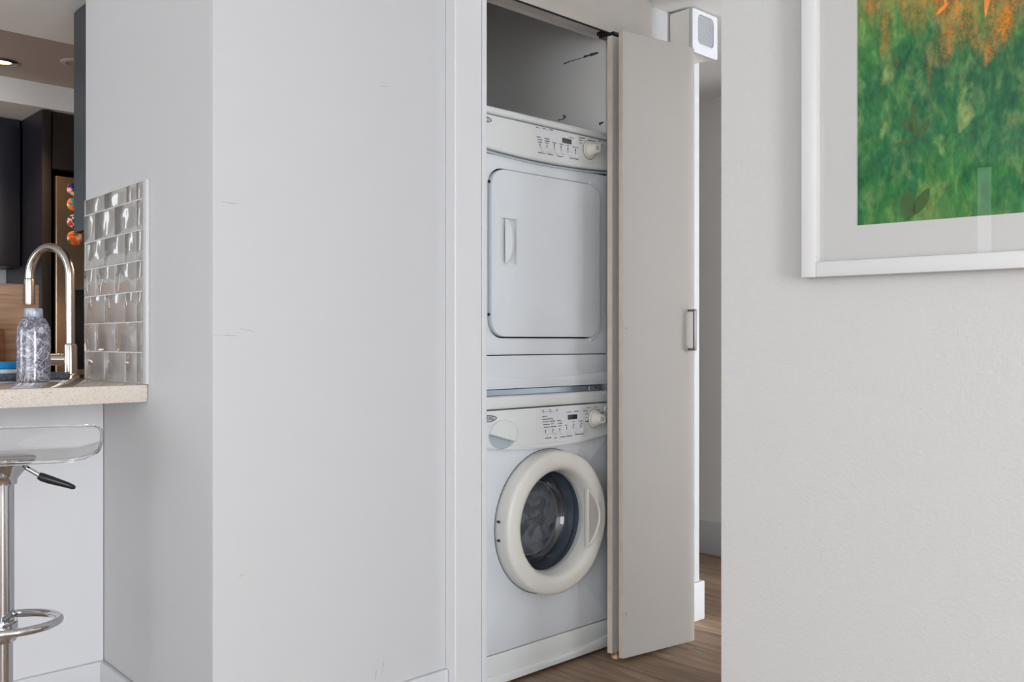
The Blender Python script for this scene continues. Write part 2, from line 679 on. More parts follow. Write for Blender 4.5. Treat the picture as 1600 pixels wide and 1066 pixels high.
def fridge_mat():
    m = bpy.data.materials.new('warm_reflection_steel')
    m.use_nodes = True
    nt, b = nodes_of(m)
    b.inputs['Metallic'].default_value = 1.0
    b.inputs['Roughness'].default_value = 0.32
    b.inputs['Base Color'].default_value = rgb(176, 150, 126)  # brown tint carries the warm kitchen light reflected in the steel
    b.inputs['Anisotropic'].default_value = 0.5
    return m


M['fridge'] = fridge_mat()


def painting_mat():
    m = bpy.data.materials.new('green_abstract_print')
    m.use_nodes = True
    nt, b = nodes_of(m)
    L = nt.links.new
    b.inputs['Roughness'].default_value = 0.75
    b.inputs['Specular IOR Level'].default_value = 0.2
    tc = nt.nodes.new('ShaderNodeTexCoord')

    def noise(scale, stretch, detail=6, dist=0.4, off=0.0):
        mp = nt.nodes.new('ShaderNodeMapping')
        mp.inputs['Scale'].default_value = stretch
        mp.inputs['Location'].default_value = (off, off, off)
        n = nt.nodes.new('ShaderNodeTexNoise')
        n.inputs['Scale'].default_value = scale
        n.inputs['Detail'].default_value = detail
        n.inputs['Distortion'].default_value = dist
        L(tc.outputs['Object'], mp.inputs[0])
        L(mp.outputs[0], n.inputs['Vector'])
        return n

    def ramp(src, stops):
        r = nt.nodes.new('ShaderNodeValToRGB')
        el = r.color_ramp.elements
        el[0].position, el[0].color = stops[0]
        el[1].position, el[1].color = stops[-1]
        for p, c in stops[1:-1]:
            e = el.new(p)
            e.color = c
        L(src, r.inputs['Fac'])
        return r

    def mix(fac, a, c):
        x = nt.nodes.new('ShaderNodeMix')
        x.data_type = 'RGBA'
        L(fac, x.inputs[0])
        L(a, x.inputs[6])
        if isinstance(c, tuple):
            x.inputs[7].default_value = c
        else:
            L(c, x.inputs[7])
        return x

    base = ramp(noise(5.6, (1.2, 1, 0.85), 9, 0.5).outputs['Fac'],
                [(0.34, rgb(16, 80, 58)), (0.44, rgb(30, 104, 62)), (0.53, rgb(58, 124, 62)), (0.62, rgb(98, 142, 72)), (0.72, rgb(142, 164, 92))])
    fine = ramp(noise(30, (1.5, 1, 0.6), 8, 0.4, 3.1).outputs['Fac'],
                [(0.36, rgb(14, 70, 46)), (0.5, rgb(46, 112, 60)), (0.66, rgb(132, 158, 96))])
    k = nt.nodes.new('ShaderNodeValue')
    k.outputs[0].default_value = 0.42
    body = mix(k.outputs[0], base.outputs['Color'], fine.outputs['Color'])
    # pale dabs
    dab = ramp(noise(17, (1.3, 1, 0.8), 7, 0.3, 9.7).outputs['Fac'], [(0.61, (0, 0, 0, 1)), (0.74, (1, 1, 1, 1))])
    kd = nt.nodes.new('ShaderNodeMath')
    kd.operation = 'MULTIPLY'
    kd.inputs[1].default_value = 0.55
    L(dab.outputs['Color'], kd.inputs[0])
    body = mix(kd.outputs[0], body.outputs[2], rgb(176, 190, 116))
    # yellow-green field towards the lower right
    sx = nt.nodes.new('ShaderNodeSeparateXYZ')
    L(tc.outputs['Object'], sx.inputs[0])
    # orange drips from the top
    streak = noise(12, (2.2, 1, 0.6), 9, 0.4, 5.3)
    zz = nt.nodes.new('ShaderNodeMapRange')
    zz.inputs['From Min'].default_value = 0.27
    zz.inputs['From Max'].default_value = 0.66
    zz.inputs['To Min'].default_value = 0.0
    zz.inputs['To Max'].default_value = 0.62
    L(sx.outputs['Z'], zz.inputs['Value'])
    xx = nt.nodes.new('ShaderNodeMapRange')
    xx.inputs['From Min'].default_value = 0.0
    xx.inputs['From Max'].default_value = 0.24
    xx.inputs['To Min'].default_value = -0.16
    xx.inputs['To Max'].default_value = 0.05
    L(sx.outputs['X'], xx.inputs['Value'])
    add = nt.nodes.new('ShaderNodeMath')
    add.operation = 'ADD'
    L(zz.outputs[0], add.inputs[0])
    L(xx.outputs[0], add.inputs[1])
    add2 = nt.nodes.new('ShaderNodeMath')
    add2.operation = 'ADD'
    L(add.outputs[0], add2.inputs[0])
    L(streak.outputs['Fac'], add2.inputs[1])
    orange = ramp(add2.outputs[0], [(0.76, (0, 0, 0, 1)), (1.02, (1, 1, 1, 1))])
    grain = ramp(noise(330, (1, 1, 0.8), 2, 0, 1.0).outputs['Fac'], [(0.40, (0.25, 0.25, 0.25, 1)), (0.56, (1, 1, 1, 1))])
    mo = nt.nodes.new('ShaderNodeMath')
    mo.operation = 'MULTIPLY'
    L(orange.outputs['Color'], mo.inputs[0])
    L(grain.outputs['Color'], mo.inputs[1])
    ocol = ramp(noise(24, (2, 1, 0.6), 4, 0.3, 7.7).outputs['Fac'], [(0.4, rgb(158, 116, 66)), (0.66, rgb(222, 124, 36))])
    fin = mix(mo.outputs[0], body.outputs[2], ocol.outputs['Color'])
    gr = noise(120, (1.3, 1, 0.7), 4, 0.2, 2.2)
    gv = nt.nodes.new('ShaderNodeMapRange')
    gv.inputs['From Min'].default_value = 0.3
    gv.inputs['From Max'].default_value = 0.7
    gv.inputs['To Min'].default_value = 0.58
    gv.inputs['To Max'].default_value = 1.02
    L(gr.outputs['Fac'], gv.inputs['Value'])
    hv = nt.nodes.new('ShaderNodeHueSaturation')
    hv.inputs['Saturation'].default_value = 1.04
    L(gv.outputs[0], hv.inputs['Value'])
    L(fin.outputs[2], hv.inputs['Color'])
    L(hv.outputs['Color'], b.inputs['Base Color'])
    return m


M['print'] = painting_mat()
M['leaf_olive'] = material('olive_leaf_tone', rgb(54, 78, 22), 0.8, var=(60, rgb(46, 86, 40), 3))
M['orange_ink'] = material('orange_brush_ink', rgb(236, 132, 24), 0.7, bump=(120, 0.3, 3), var=(70, rgb(200, 120, 50), 4))


def magnet_mat(name, cols, seed):
    m = bpy.data.materials.new(name)
    m.use_nodes = True
    nt, b = nodes_of(m)
    b.inputs['Roughness'].default_value = 0.1
    b.inputs['Coat Weight'].default_value = 1.0
    tc = nt.nodes.new('ShaderNodeTexCoord')
    mp = nt.nodes.new('ShaderNodeMapping')
    mp.inputs['Location'].default_value = (seed, seed * 0.7, seed * 1.3)
    n = nt.nodes.new('ShaderNodeTexNoise')
    n.inputs['Scale'].default_value = 26
    n.inputs['Detail'].default_value = 2
    r = nt.nodes.new('ShaderNodeValToRGB')
    r.color_ramp.interpolation = 'CONSTANT'
    el = r.color_ramp.elements
    el[0].position, el[0].color = 0.0, cols[0]
    el[1].position, el[1].color = 0.42, cols[1]
    for p, c in zip((0.50, 0.58), cols[2:]):
        el.new(p).color = c
    nt.links.new(tc.outputs['Object'], mp.inputs[0])
    nt.links.new(mp.outputs[0], n.inputs['Vector'])
    nt.links.new(n.outputs['Fac'], r.inputs['Fac'])
    nt.links.new(r.outputs['Color'], b.inputs['Base Color'])
    return m


# ================================================================ ROOM SHELL
CEIL = 2.395
KCEIL = 2.25
V_MAIN, V_PIER, V_HEAD, V_RIGHT = 2.105, 2.06, 2.13, 2.168
U_CORNER = 3.114
BB_H = 0.155

floor = struct(MB().box(-4.0, 4.4, -3.6, 6.2, -0.12, -0.014).build('floor', M['bounce_floor'], smooth=False),
               'brown wood plank floor', 'floor')
PW = 0.182
plank_me = {}
col = 0
u = -1.0
while u < 4.3:
    v = -1.6 - (0.37 * col) % 1.22
    while v < 4.4:
        ln = 1.22
        if v + ln > -1.6 and not (u > 1.9 and v < -0.3 and u < 1.0):
            if 'p' not in plank_me:
                o = MB().box(-PW / 2 + 0.0008, PW / 2 - 0.0008, 0.0008, ln - 0.0008, -0.014, 0.0, 0.0015, 1).build('plank', M['plank'], floor)
                plank_me['p'] = o
            else:
                o = dup(plank_me['p'], floor)
            o.location = (u + PW / 2, v, 0)
        v += ln
    u += PW
    col += 1

# main living-room ceiling and kitchen ceiling with its recessed tray
cb_ = MB()
cb_.box(-4.0, 4.4, -3.6, 2.20, CEIL, CEIL + 0.12)
cb_.box(-4.0, 1.88, 2.20, 2.98, CEIL, CEIL + 0.12)
cb_.box(2.61, 4.4, 2.20, 2.98, CEIL, CEIL + 0.12)
struct(cb_.build('ceiling', M['ceiling'], smooth=False), 'white ceiling over living room and corridor', 'ceiling')
kc = MB()
kc.box(-2.5, 2.6, 2.98, 3.70, KCEIL, CEIL + 0.12)
kc.box(-2.5, 2.6, 4.793, 6.1, KCEIL, CEIL + 0.12)
kc.box(-2.5, -1.6, 3.70, 4.793, KCEIL, CEIL + 0.12)
kco = struct(kc.build('ceiling', M['ceiling'], smooth=False), 'lowered kitchen ceiling around a recessed tray', 'ceiling')
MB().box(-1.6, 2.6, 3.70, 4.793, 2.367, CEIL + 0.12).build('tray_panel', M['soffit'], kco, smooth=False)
struct(MB().box(2.6, 4.4, 2.98, 4.6, CEIL, CEIL + 0.12).build('ceiling', M['ceiling'], smooth=False), 'white ceiling at the far end of the corridor', 'ceiling')

# walls ----------------------------------------------------------------
wf = struct(MB().prism([(1.012, V_MAIN), (1.885, V_MAIN), (1.885, V_MAIN + 0.1), (1.112, V_MAIN + 0.1)], 0, CEIL).build('wall_front', M['wall'], smooth=False),
            'white painted wall left of the laundry closet', 'wall')
wl = struct(MB().prism([(1.012, V_MAIN), (1.112, V_MAIN + 0.1), (1.16, 3.045), (1.0402, 3.045)], 0, CEIL).build('wall_left', M['wall'], smooth=False),
            'white side wall with a grey tiled patch above the bar counter', 'wall')
wc = MB()
wc.box(1.865, 1.885, V_MAIN + 0.1, 3.0, 0, CEIL)
wc.box(2.62, U_CORNER, V_RIGHT, 3.12, 0, CEIL, 0.003, 1)
wcl = struct(wc.build('wall_closet', M['wall'], smooth=False), 'white wall right of the laundry closet', 'wall')
inner = MB()
inner.box(2.605, 2.62, V_RIGHT + 0.06, 3.0, 0, 2.9)
inner.box(1.885, 2.62, 3.0, 3.12, 0, 2.9)
inner.box(1.87, 1.885, V_MAIN + 0.1, 3.12, CEIL, 2.9)
inn = struct(inner.build('wall_inner', M['wall_closet'], smooth=False), 'grey shaded inside wall of the laundry closet with black scuffs', 'wall')
struct(MB().box(1.87, 2.62, 2.15, 3.12, 2.9, 2.92).build('ceiling_closet', M['wall_closet'], smooth=False), 'ceiling inside the laundry closet', 'ceiling')
# header above the closet opening
hd = MB()
hd.box(1.862, 2.776, V_HEAD + 0.018, V_HEAD + 0.075, 2.226, CEIL, 0.002, 1)
hdo = struct(hd.build('wall_header', M['header'], smooth=False), 'pale header wall above the folding closet door', 'wall')
MB().box(1.862, 2.62, V_HEAD + 0.075, V_HEAD + 0.13, 2.24, 2.9).build('header_backing', M['wall_closet'], hdo, smooth=False)
MB().box(1.862, 2.62, V_HEAD + 0.019, V_HEAD + 0.022, 2.221, 2.2262).build('shadow_gap', M['gap'], hdo, smooth=False)
# pier left of the opening
pier = MB()
pier.box(1.737, 1.842, V_PIER, V_MAIN, 0, CEIL, 0.0025, 1)
pr = struct(pier.build('trim_1', M['trim'], smooth=False), 'white flat casing beside the laundry closet opening', 'trim')
MB().box(1.8435, 1.862, V_PIER, V_MAIN + 0.12, 0, CEIL, 0.0015, 1).build('jamb_board', M['trim'], pr, smooth=False)

# half wall under the bar counter and baseboards
struct(MB().box(-2.5, 1.033, 2.876, 2.99, 0, 0.953).build('wall_bar', M['trim'], smooth=False), 'white half wall under the bar counter', 'wall')
bb = struct(MB().box(-2.5, 1.022, 2.861, 2.8755, 0, BB_H, 0.004).build('baseboard_bar', M['trim']), 'white baseboard under the bar counter', 'baseboard')
fb = MB().prism([(0.997, V_MAIN - 0.016), (1.0115, V_MAIN), (1.0335, 2.8755), (1.0185, 2.8755)], 0, BB_H, 0.003)
struct(fb.build('baseboard_left', M['trim']), 'white baseboard along the side wall', 'baseboard')
struct(MB().box(0.9985, 1.7355, V_MAIN - 0.016, V_MAIN - 0.0005, 0, BB_H, 0.004).build('baseboard_front', M['trim']), 'white baseboard beside the closet casing', 'baseboard')
struct(MB().box(2.70, U_CORNER + 0.0155, V_RIGHT - 0.0155, V_RIGHT - 0.0005, 0, BB_H, 0.005).build('baseboard_closet', M['trim']), 'white baseboard end behind the folding door', 'baseboard')
struct(MB().box(U_CORNER + 0.0005, U_CORNER + 0.0155, V_RIGHT, 3.12, 0, BB_H, 0.004).build('baseboard_corridor', M['trim']), 'white baseboard round the closet corner', 'baseboard')
# far end of the corridor
struct(MB().box(4.10, 4.25, 0.9, 4.6, 0, CEIL).build('wall_far', M['wall_closet'], smooth=False), 'shaded wall at the end of the corridor', 'wall')
struct(MB().box(4.084, 4.0995, 0.9, 4.6, 0, 0.175, 0.004).build('baseboard_far', M['trim']), 'white baseboard at the end of the corridor', 'baseboard')
struct(MB().box(2.62, 4.25, 4.5, 4.6, 0, CEIL).build('wall_corridor', M['wall_closet'], smooth=False), 'closing wall of the corridor recess', 'wall')

# the wall with the picture ------------------------------------------------
S_, C_ = math.sin(YAW), math.cos(YAW)
AR = math.radians(50.5)
_rd = (math.sin(AR), -math.cos(AR))                      # along the wall, towards the viewer (right, depth)
WDIR = Vector((_rd[0] * S_ + _rd[1] * C_, -_rd[0] * C_ + _rd[1] * S_, 0)).normalized()
WN = Vector((WDIR.y, -WDIR.x, 0))                        # candidate normal
CORN = Vector((0.4539 * S_ + 2.0 * C_, -0.4539 * C_ + 2.0 * S_, 0))
if WN.dot(-CORN) < 0:
    WN = -WN
a0 = CORN
a1 = CORN + WDIR * 4.6
wr = struct(MB().prism([a0[:2], a1[:2], (a1 - WN * 0.11)[:2], (a0 - WN * 0.11 + WDIR * 0.02)[:2]], 0, CEIL).build('wall_right', M['wall_art'], smooth=False),
            'textured warm white wall with the framed green picture', 'wall')
# corridor side wall with the doorway that lets the bedroom daylight in
cs = MB()
dv = a0.y - 0.02
cs.box(a0.x + 0.08, 2.985, dv - 0.11, dv, 0, CEIL)
cs.box(3.72, 4.10, dv - 0.11, dv, 0, CEIL)
cs.box(2.985, 3.72, dv - 0.11, dv, 2.36, CEIL)
struct(cs.build('wall_side', M['wall_closet'], smooth=False), 'corridor wall with the bedroom doorway', 'wall')
# living room and bedroom enclosure (outside the frame)
en = MB()
en.box(-4.0, -3.9, -3.6, 3.1, 0, CEIL)
en.box(-4.0, 2.6, -3.5, -3.4, 0, CEIL)
struct(en.build('wall_back', M['living'], smooth=False), 'living room walls behind the camera', 'wall')
bd = MB()
bd.box(2.55, 4.4, -2.6, -2.5, 0, CEIL)
bd.box(4.25, 4.4, -2.6, 0.9, 0, CEIL)
struct(bd.build('wall_bedroom', M['living'], smooth=False), 'bedroom walls beyond the corridor doorway', 'wall')
kw = MB()
kw.box(-2.6, -2.5, 2.99, 6.1, 0, CEIL)
kw.box(-2.6, 2.6, 5.42, 5.55, 0, CEIL)
kw.box(2.5, 2.6, 3.12, 5.5, 0, CEIL)
kw.box(-3.9, -2.5, 2.99, 3.1, 0, CEIL)
kw.box(1.10, 1.87, 3.0, 3.044, 0, CEIL)
kw.box(1.87, 2.62, 3.121, 3.16, 0, CEIL)
struct(kw.build('wall_kitchen', M['wall'], smooth=False), 'kitchen walls behind the counters', 'wall')
# window frames of the living room
for k, v0 in enumerate(WIN_V):
    f = MB()
    f.box(-3.90, -3.86, v0 - 0.03, v0 + 0.02, 0.25, 2.37)
    f.box(-3.90, -3.86, v0 + 0.90, v0 + 0.95, 0.25, 2.37)
    f.box(-3.90, -3.86, v0 - 0.03, v0 + 0.95, 0.22, 0.30)
    f.box(-3.90, -3.86, v0 - 0.03, v0 + 0.95, 2.32, 2.385)
    struct(f.build('window_%d' % (k + 1), M['trim']), 'white framed living room window', 'window')
f = MB()
for va in (1.07, 1.205):
    f.box(-3.90, -3.86, va, va + 0.035, 0.5, 2.385)
struct(f.build('window_5', M['trim']), 'narrow living room sidelight', 'window')
f = MB()  # frame of the added, unseen kitchen window
for ua in (-0.12, 0.185):
    f.box(ua, ua + 0.03, 5.36, 5.415, 1.47, 2.13)
f.box(-0.12, 0.215, 5.36, 5.415, 1.46, 1.495)
f.box(-0.12, 0.215, 5.36, 5.415, 2.105, 2.14)
struct(f.build('window_6', M['trim']), 'added kitchen window between the wall cabinets, for highlights on the tiles', 'window')

# scuffs and marks on the walls (children of their wall) --------------------


def mark(parent, mat, plane, pts, th=0.0015, name='scuff_mark'):
    """a thin smear of wear, standing 0.4 mm proud of the wall"""
    m = MB()
    for (a, b) in zip(pts[:-1], pts[1:]):
        A, B = Vector(a), Vector(b)
        d = (B - A)
        n = Vector(plane)
        s = d.cross(n).normalized() * th * (0.6 + 0.8 * random.random())
        t = bmesh.new()
        q = [A - s, B - s * 0.5, B + s * 0.5, A + s]
        vs = [t.verts.new(p + n * 0.0006) for p in q] + [t.verts.new(p) for p in q]
        for f in ((0, 1, 2, 3), (0, 4, 5, 1), (1, 5, 6, 2), (2, 6, 7, 3), (3, 7, 4, 0)):
            t.faces.new([vs[i] for i in f])
        m.merge(t)
    return m.build(name, mat, parent, smooth=False)


def on_main(x, y):
    return onv(x, y, V_MAIN)


NM = (0, -1, 0)
mark(wf, M['scuff_grey'], NM, [on_main(594, 135), on_main(608, 135)], 0.0012)
mark(wf, M['scuff_grey'], NM, [on_main(345, 315), on_main(358, 317), on_main(371, 319)], 0.0012)
mark(wf, M['scuff_grey'], NM, [on_main(333, 523), on_main(352, 524), on_main(372, 525)], 0.0012)
mark(wf, M['scuff_grey'], NM, [on_main(376, 514), on_main(398, 518)], 0.0010)
mark(wf, M['scuff_tan'], NM, [on_main(374, 903), on_main(377, 899), on_main(379, 898)], 0.002)
mark(wf, M['scuff_grey'], NM, [on_main(600, 1035), on_main(597, 1052)], 0.0010)
mark(wf, M['scuff_grey'], NM, [on_main(588, 1048), on_main(586, 1062)], 0.0014)


def on_inner(x, y):
    a = ray(x, y)
    t = 2.605 / a[0]
    return (2.605, t * a[1], EYE + t * a[2])


NI = (-1, 0, 0)
mark(inn, M['scuff_dark'], NI, [on_inner(881, 100), on_inner(893, 95)], 0.004)
mark(inn, M['scuff_dark'], NI, [on_inner(893, 95.5), on_inner(914, 89)], 0.0025)
mark(inn, M['scuff_dark'], NI, [on_inner(912, 89), on_inner(922, 86), on_inner(935, 82.5)], 0.005)
mark(inn, M['scuff_dark'], NI, [on_inner(880, 180), on_inner(884, 184)], 0.005)
mark(inn, M['scuff_dark'], NI, [on_inner(872, 188), on_inner(880, 186), on_inner(884, 181)], 0.003)
mark(inn, M['scuff_dark'], NI, [on_inner(936, 194), on_inner(943, 191)], 0.004)

# ================================================================ TILED PATCH (pieces of wall_left)


def side_frame(v):
    """u of the side wall face at depth v"""
    return 1.012 + (v - V_MAIN) * (1.041 - 1.012) / (3.07 - V_MAIN)


TN = Vector((-(3.07 - V_MAIN), (1.041 - 1.012), 0)).normalized()      # wall normal, towards -u
TD = Vector((1.041 - 1.012, 3.07 - V_MAIN, 0)).normalized()           # along the wall, away from the viewer
T0 = Vector((side_frame(2.536), 2.536, 0))                             # near edge of the tiles
TLEN = 0.506
Z0T, Z1T = 1.003, 1.563
tile_rot = math.atan2(TD.y, TD.x)


def tile_obj(length, height, cache={}):
    key = (round(length, 3), round(height, 3))
    if key not in cache:
        me = MB().box(0, length, -0.0, 0.007, 0, height, 0.0016, 2)
        o = me.build('tile', M['tile'], wl)
        cache[key] = o
        return o
    return dup(cache[key], wl)


gm = MB()
gm.box(0, TLEN, 0.0, 0.0055, 0, Z1T - Z0T)
grout = gm.build('grout_bed', M['tile_groove'], wl, smooth=False)
grout.location = (T0.x, T0.y, Z0T)
grout.rotation_euler = (0, 0, tile_rot)
rows = 8
rh = 0.0852
zt = Z0T + 0.002
pitch = 0.1745
z = Z1T
r = 0
# courses counted from the counter upwards; top one is cut
edges = []
z = Z0T + 0.001
while z < Z1T - 0.01:
    edges.append((z, min(z + rh - 0.0025, Z1T - 0.001)))
    z += rh
for r, (za, zb) in enumerate(edges):
    x = 0.0
    spans = [(0.0, 0.053)]
    first = 0.053 + (0.090 if r % 2 == 0 else 0.1745)
    a = 0.053
    while a < TLEN - 0.01:
        b = min(first, TLEN)
        spans.append((a, b))
        a = b
        first = a + pitch
    for (a, b) in spans:
        if b - a < 0.012:
            continue
        o = tile_obj(b - a - 0.003, zb - za)
        p = T0 + TD * (a + 0.0015)
        o.location = (p.x, p.y, za)
        o.rotation_euler = (random.uniform(-0.006, 0.006), 0, tile_rot + random.uniform(-0.006, 0.006))
tt = MB().box(-0.030, -0.001, 0.0, 0.010, -0.002, Z1T - Z0T - 0.001, 0.002, 2)
t_ = tt.build('tile_edge_trim', M['frame_white'], wl)
t_.location = (T0.x, T0.y, Z0T)
t_.rotation_euler = (0, 0, tile_rot)

# ================================================================ BAR COUNTER AND THINGS ON IT
CZ = 1.0
ctr = MB().prism([(-2.45, 2.520), (side_frame(2.52) - 0.001, 2.520), (side_frame(3.045) - 0.001, 3.047), (1.50, 3.047), (1.50, 3.46), (-2.45, 3.46)], 0.953, CZ, 0.0025)
tag(ctr.build('bar_counter', M['quartz'], origin=(0, 2.52, 0.953)), 'speckled beige stone bar counter against the tiled side wall', 'counter')

# bottle
bl = thing('water_bottle', (0.852, 2.925, CZ), 'grey marbled water bottle with a round badge standing on the bar counter', 'bottle')
prof = [(0, 0), (0.040, 0), (0.0438, 0.003), (0.0445, 0.008), (0.0452, 0.05), (0.0455, 0.130), (0.0448, 0.148), (0.0425, 0.162), (0.037, 0.176), (0.030, 0.186), (0.0255, 0.190), (0, 0.190)]
body = MB().lathe(prof, n=64).build('bottle_body', M['bottle'], bl, angle=50)
M['bottle_cap'] = material('bottle_cap', rgb(176, 182, 196), 0.25, coat=0.4, var=(60, rgb(140, 146, 162), 3))
MB().lathe([(0, 0.1895), (0.0245, 0.1895), (0.0252, 0.191), (0.0245, 0.213), (0.0235, 0.2155), (0, 0.2158)], n=48).build('bottle_cap', M['bottle_cap'], bl)
# badge ring and number bent round the bottle
face = math.atan2(-2.925, -0.852)          # towards the viewer


def wrap(me, ang, zc, rad=0.0456):
    for v in me.vertices:
        s, q, dpt = v.co.x, v.co.y, v.co.z
        a = ang + s / rad
        rr = rad + 0.0002 + dpt
        v.co = (rr * math.cos(a), rr * math.sin(a), zc + q)


ring = bmesh.new()
nn = 40
for rr0, rr1 in ((0.0125, 0.0143),):
    A = [ring.verts.new((rr0 * math.cos(2 * PI * k / nn), rr0 * math.sin(2 * PI * k / nn), 0.0002)) for k in range(nn)]
    B = [ring.verts.new((rr1 * math.cos(2 * PI * k / nn), rr1 * math.sin(2 * PI * k / nn), 0.0002)) for k in range(nn)]
    for k in range(nn):
        ring.faces.new((A[k], B[k], B[(k + 1) % nn], A[(k + 1) % nn]))
me = bpy.data.meshes.new('badge_ring')
ring.to_mesh(me)
wrap(me, face + 0.36, 0.050)
me.materials.append(M['black'])
o = bpy.data.objects.new('badge_ring', me)
COL.objects.link(o)
o.parent = bl
me = text_mesh('24', 0.018, 'badge_number')
wrap(me, face + 0.36, 0.050)
me.materials.append(M['black'])
o = bpy.data.objects.new('badge_number', me)
COL.objects.link(o)
o.parent = bl
# the bold white vein
vein = [(-0.55, 0.004), (-0.50, 0.016), (-0.38, 0.027), (-0.15, 0.038), (0.12, 0.044), (0.40, 0.052), (0.62, 0.064), (0.85, 0.070), (1.1, 0.088)]
MB().tube([((0.0456) * math.cos(face + a), 0.0456 * math.sin(face + a), h) for a, h in vein], 0.0009, 6).build('vein_line', M['frame_white'], bl)

# faucet ------------------------------------------------------------------
fx, fy = 1.055, 3.235
fa = thing('kitchen_faucet', (fx, fy, CZ), 'brushed steel gooseneck faucet standing behind the marbled bottle', 'faucet')
R_ = 0.0145
# spout heads along dir
aim = Vector((-math.sin(math.radians(23)), math.cos(math.radians(23)), 0))
reach = 0.190
pts = [Vector((0, 0, 0.05))]
H1 = 0.338
pts.append(Vector((0, 0, 0.2)))
pts.append(Vector((0, 0, H1)))
for k in range(1, 17):
    a = PI * k / 16
    pts.append(Vector((0, 0, H1)) + aim * (reach / 2 - reach / 2 * math.cos(a)) + Vector((0, 0, 0.098 * math.sin(a))))
pts.append(aim * reach + Vector((0, 0, H1 - 0.004)))
MB().tube(pts, R_, 24).build('neck', M['steel'], fa)
p = aim * reach
MB().lathe([(0.0, H1 - 0.006), (0.0155, H1 - 0.006), (0.0165, H1 - 0.012), (0.0172, H1 - 0.088), (0.0160, H1 - 0.094), (0, H1 - 0.094)], c=(p.x, p.y, 0), n=32).build('spray_head', M['steel'], fa)
MB().lathe([(0.028, 0), (0.028, 0.006), (0.0215, 0.011), (0.021, 0.105), (0.0195, 0.110), (0.0150, 0.112), (0, 0.112)], n=32).build('base', M['steel'], fa)
lv = Vector((-0.62, 0.55, 0)).normalized()
lev = MB().tube([Vector((0, 0, 0.058)) + lv * 0.012, Vector((0, 0, 0.058)) + lv * 0.034, Vector((0, 0, 0.058)) + lv * 0.062], 0.0200, 24)
lev.tube([Vector((0, 0, 0.058)) + lv * 0.0625, Vector((0, 0, 0.058)) + lv * 0.094], 0.0206, 24)
lvo = lev.build('lever_hub', M['steel'], fa)
MB().tube([Vector((0, 0, 0.066)) + lv * 0.078, Vector((0, 0, 0.095)) + lv * 0.096, Vector((0, 0, 0.125)) + lv * 0.104], 0.005, 12).build('lever', M['steel'], lvo)

# drying mat (a folded strip with a rounded end) and the sponges
dm = MB()
dm.prism(rrect(0.50, 1.012, 3.07, 3.19, 0.035, 6), CZ + 0.0005, CZ + 0.020, 0.007)
dmo = tag(dm.build('drying_mat', M['mat_grey'], origin=(0.78, 3.14, CZ)), 'grey woven drying mat folded flat behind the marbled bottle', 'mat')
sp = thing('sponge', (0.80, 3.12, CZ + 0.0202), 'blue and white scouring sponge lying on the grey drying mat', 'sponge')
MB().box(-0.062, 0.062, -0.035, 0.035, 0.0, 0.014, 0.004, 2).build('sponge_base', M['sponge_white'], sp)
MB().box(-0.062, 0.062, -0.035, 0.035, 0.0145, 0.036, 0.006, 3).build('scouring_pad', M['sponge_blue'], sp)

# ================================================================ KITCHEN BEHIND
# rear base counter and cabinets
rc = thing('base_cabinet', (0.2, 4.80, 0), 'dark base cabinet row with a worktop at the back of the kitchen', 'cabinet')
OR = (0.2, 4.80, 0)
MB().box(-2.45, 1.44, 4.82, 5.41, 0.1, 0.88).build('carcass', M['dark_wood'], rc, OR)
for k in range(6):
    MB().box(-2.44 + k * 0.645, -2.44 + k * 0.645 + 0.638, 4.80, 4.818, 0.11, 0.875, 0.002).build('cabinet_door', M['dark_wood'], rc, OR)
tag(MB().box(-2.45, 1.44, 4.785, 5.415, 0.882, 0.92, 0.002).build('worktop', M['quartz'], origin=(-0.5, 5.1, 0.882)), 'stone worktop on the dark rear base cabinets', 'counter')
sp_ = MB().box(-2.45, 1.44, 5.408, 5.4195, 0.921, 1.498)
struct(sp_.build('trim_2', M['splash'], smooth=False), 'pale backsplash behind the rear worktop', 'backsplash')
# wall cabinets at the back
uc = thing('wall_cabinet', (0.2, 5.12, 1.50), 'black blue wall cabinets hung at the back of the kitchen', 'cabinet')
OR = (0.2, 5.12, 1.50)
MB().box(0.476, 1.432, 5.14, 5.415, 1.50, KCEIL - 0.003).build('carcass', M['dark_wood'], uc, OR)
MB().box(-2.45, -0.376, 5.14, 5.415, 1.50, KCEIL - 0.003).build('carcass', M['dark_wood'], uc, OR)
edges_u = [1.43, 1.325, 0.90, 0.475, 0.05, -0.375, -0.8, -1.225, -1.65, -2.075, -2.45]
for a, b in zip(edges_u[1:], edges_u[:-1]):
    if -0.38 < a < 0.06:
        continue
    MB().box(a + 0.0015, b - 0.0015, 5.12, 5.138, 1.503, KCEIL - 0.045, 0.0015).build('cabinet_door', M['dark_wood'], uc, OR)
# tall end panel beside the refrigerator
tp = thing('tall_cabinet_panel', (1.455, 4.81, 0), 'tall black side panel standing left of the refrigerator', 'cabinet')
OR = (1.455, 4.81, 0)
MB().box(1.442, 1.466, 4.830, 5.41, 0.0, KCEIL - 0.003).build('side_panel', M['dark_wood'], tp, OR)
MB().box(1.442, 1.481, 4.812, 4.829, 0.0, KCEIL - 0.004, 0.001).build('edge_strip', M['brown_edge'], tp, OR)
# cabinet over the refrigerator
oc = thing('overhead_cabinet', (1.9, 4.82, 1.96), 'dark brown cabinet above the refrigerator', 'cabinet')
OR = (1.9, 4.82, 1.96)
MB().box(1.470, 2.46, 4.85, 5.41, 1.965, KCEIL - 0.003).build('carcass', M['dark_brown'], oc, OR)
MB().box(1.492, 1.972, 4.832, 4.849, 1.968, KCEIL - 0.006, 0.0015).build('cabinet_door', M['dark_brown'], oc, OR)
MB().box(1.976, 2.456, 4.832, 4.849, 1.968, KCEIL - 0.006, 0.0015).build('cabinet_door', M['dark_brown'], oc, OR)
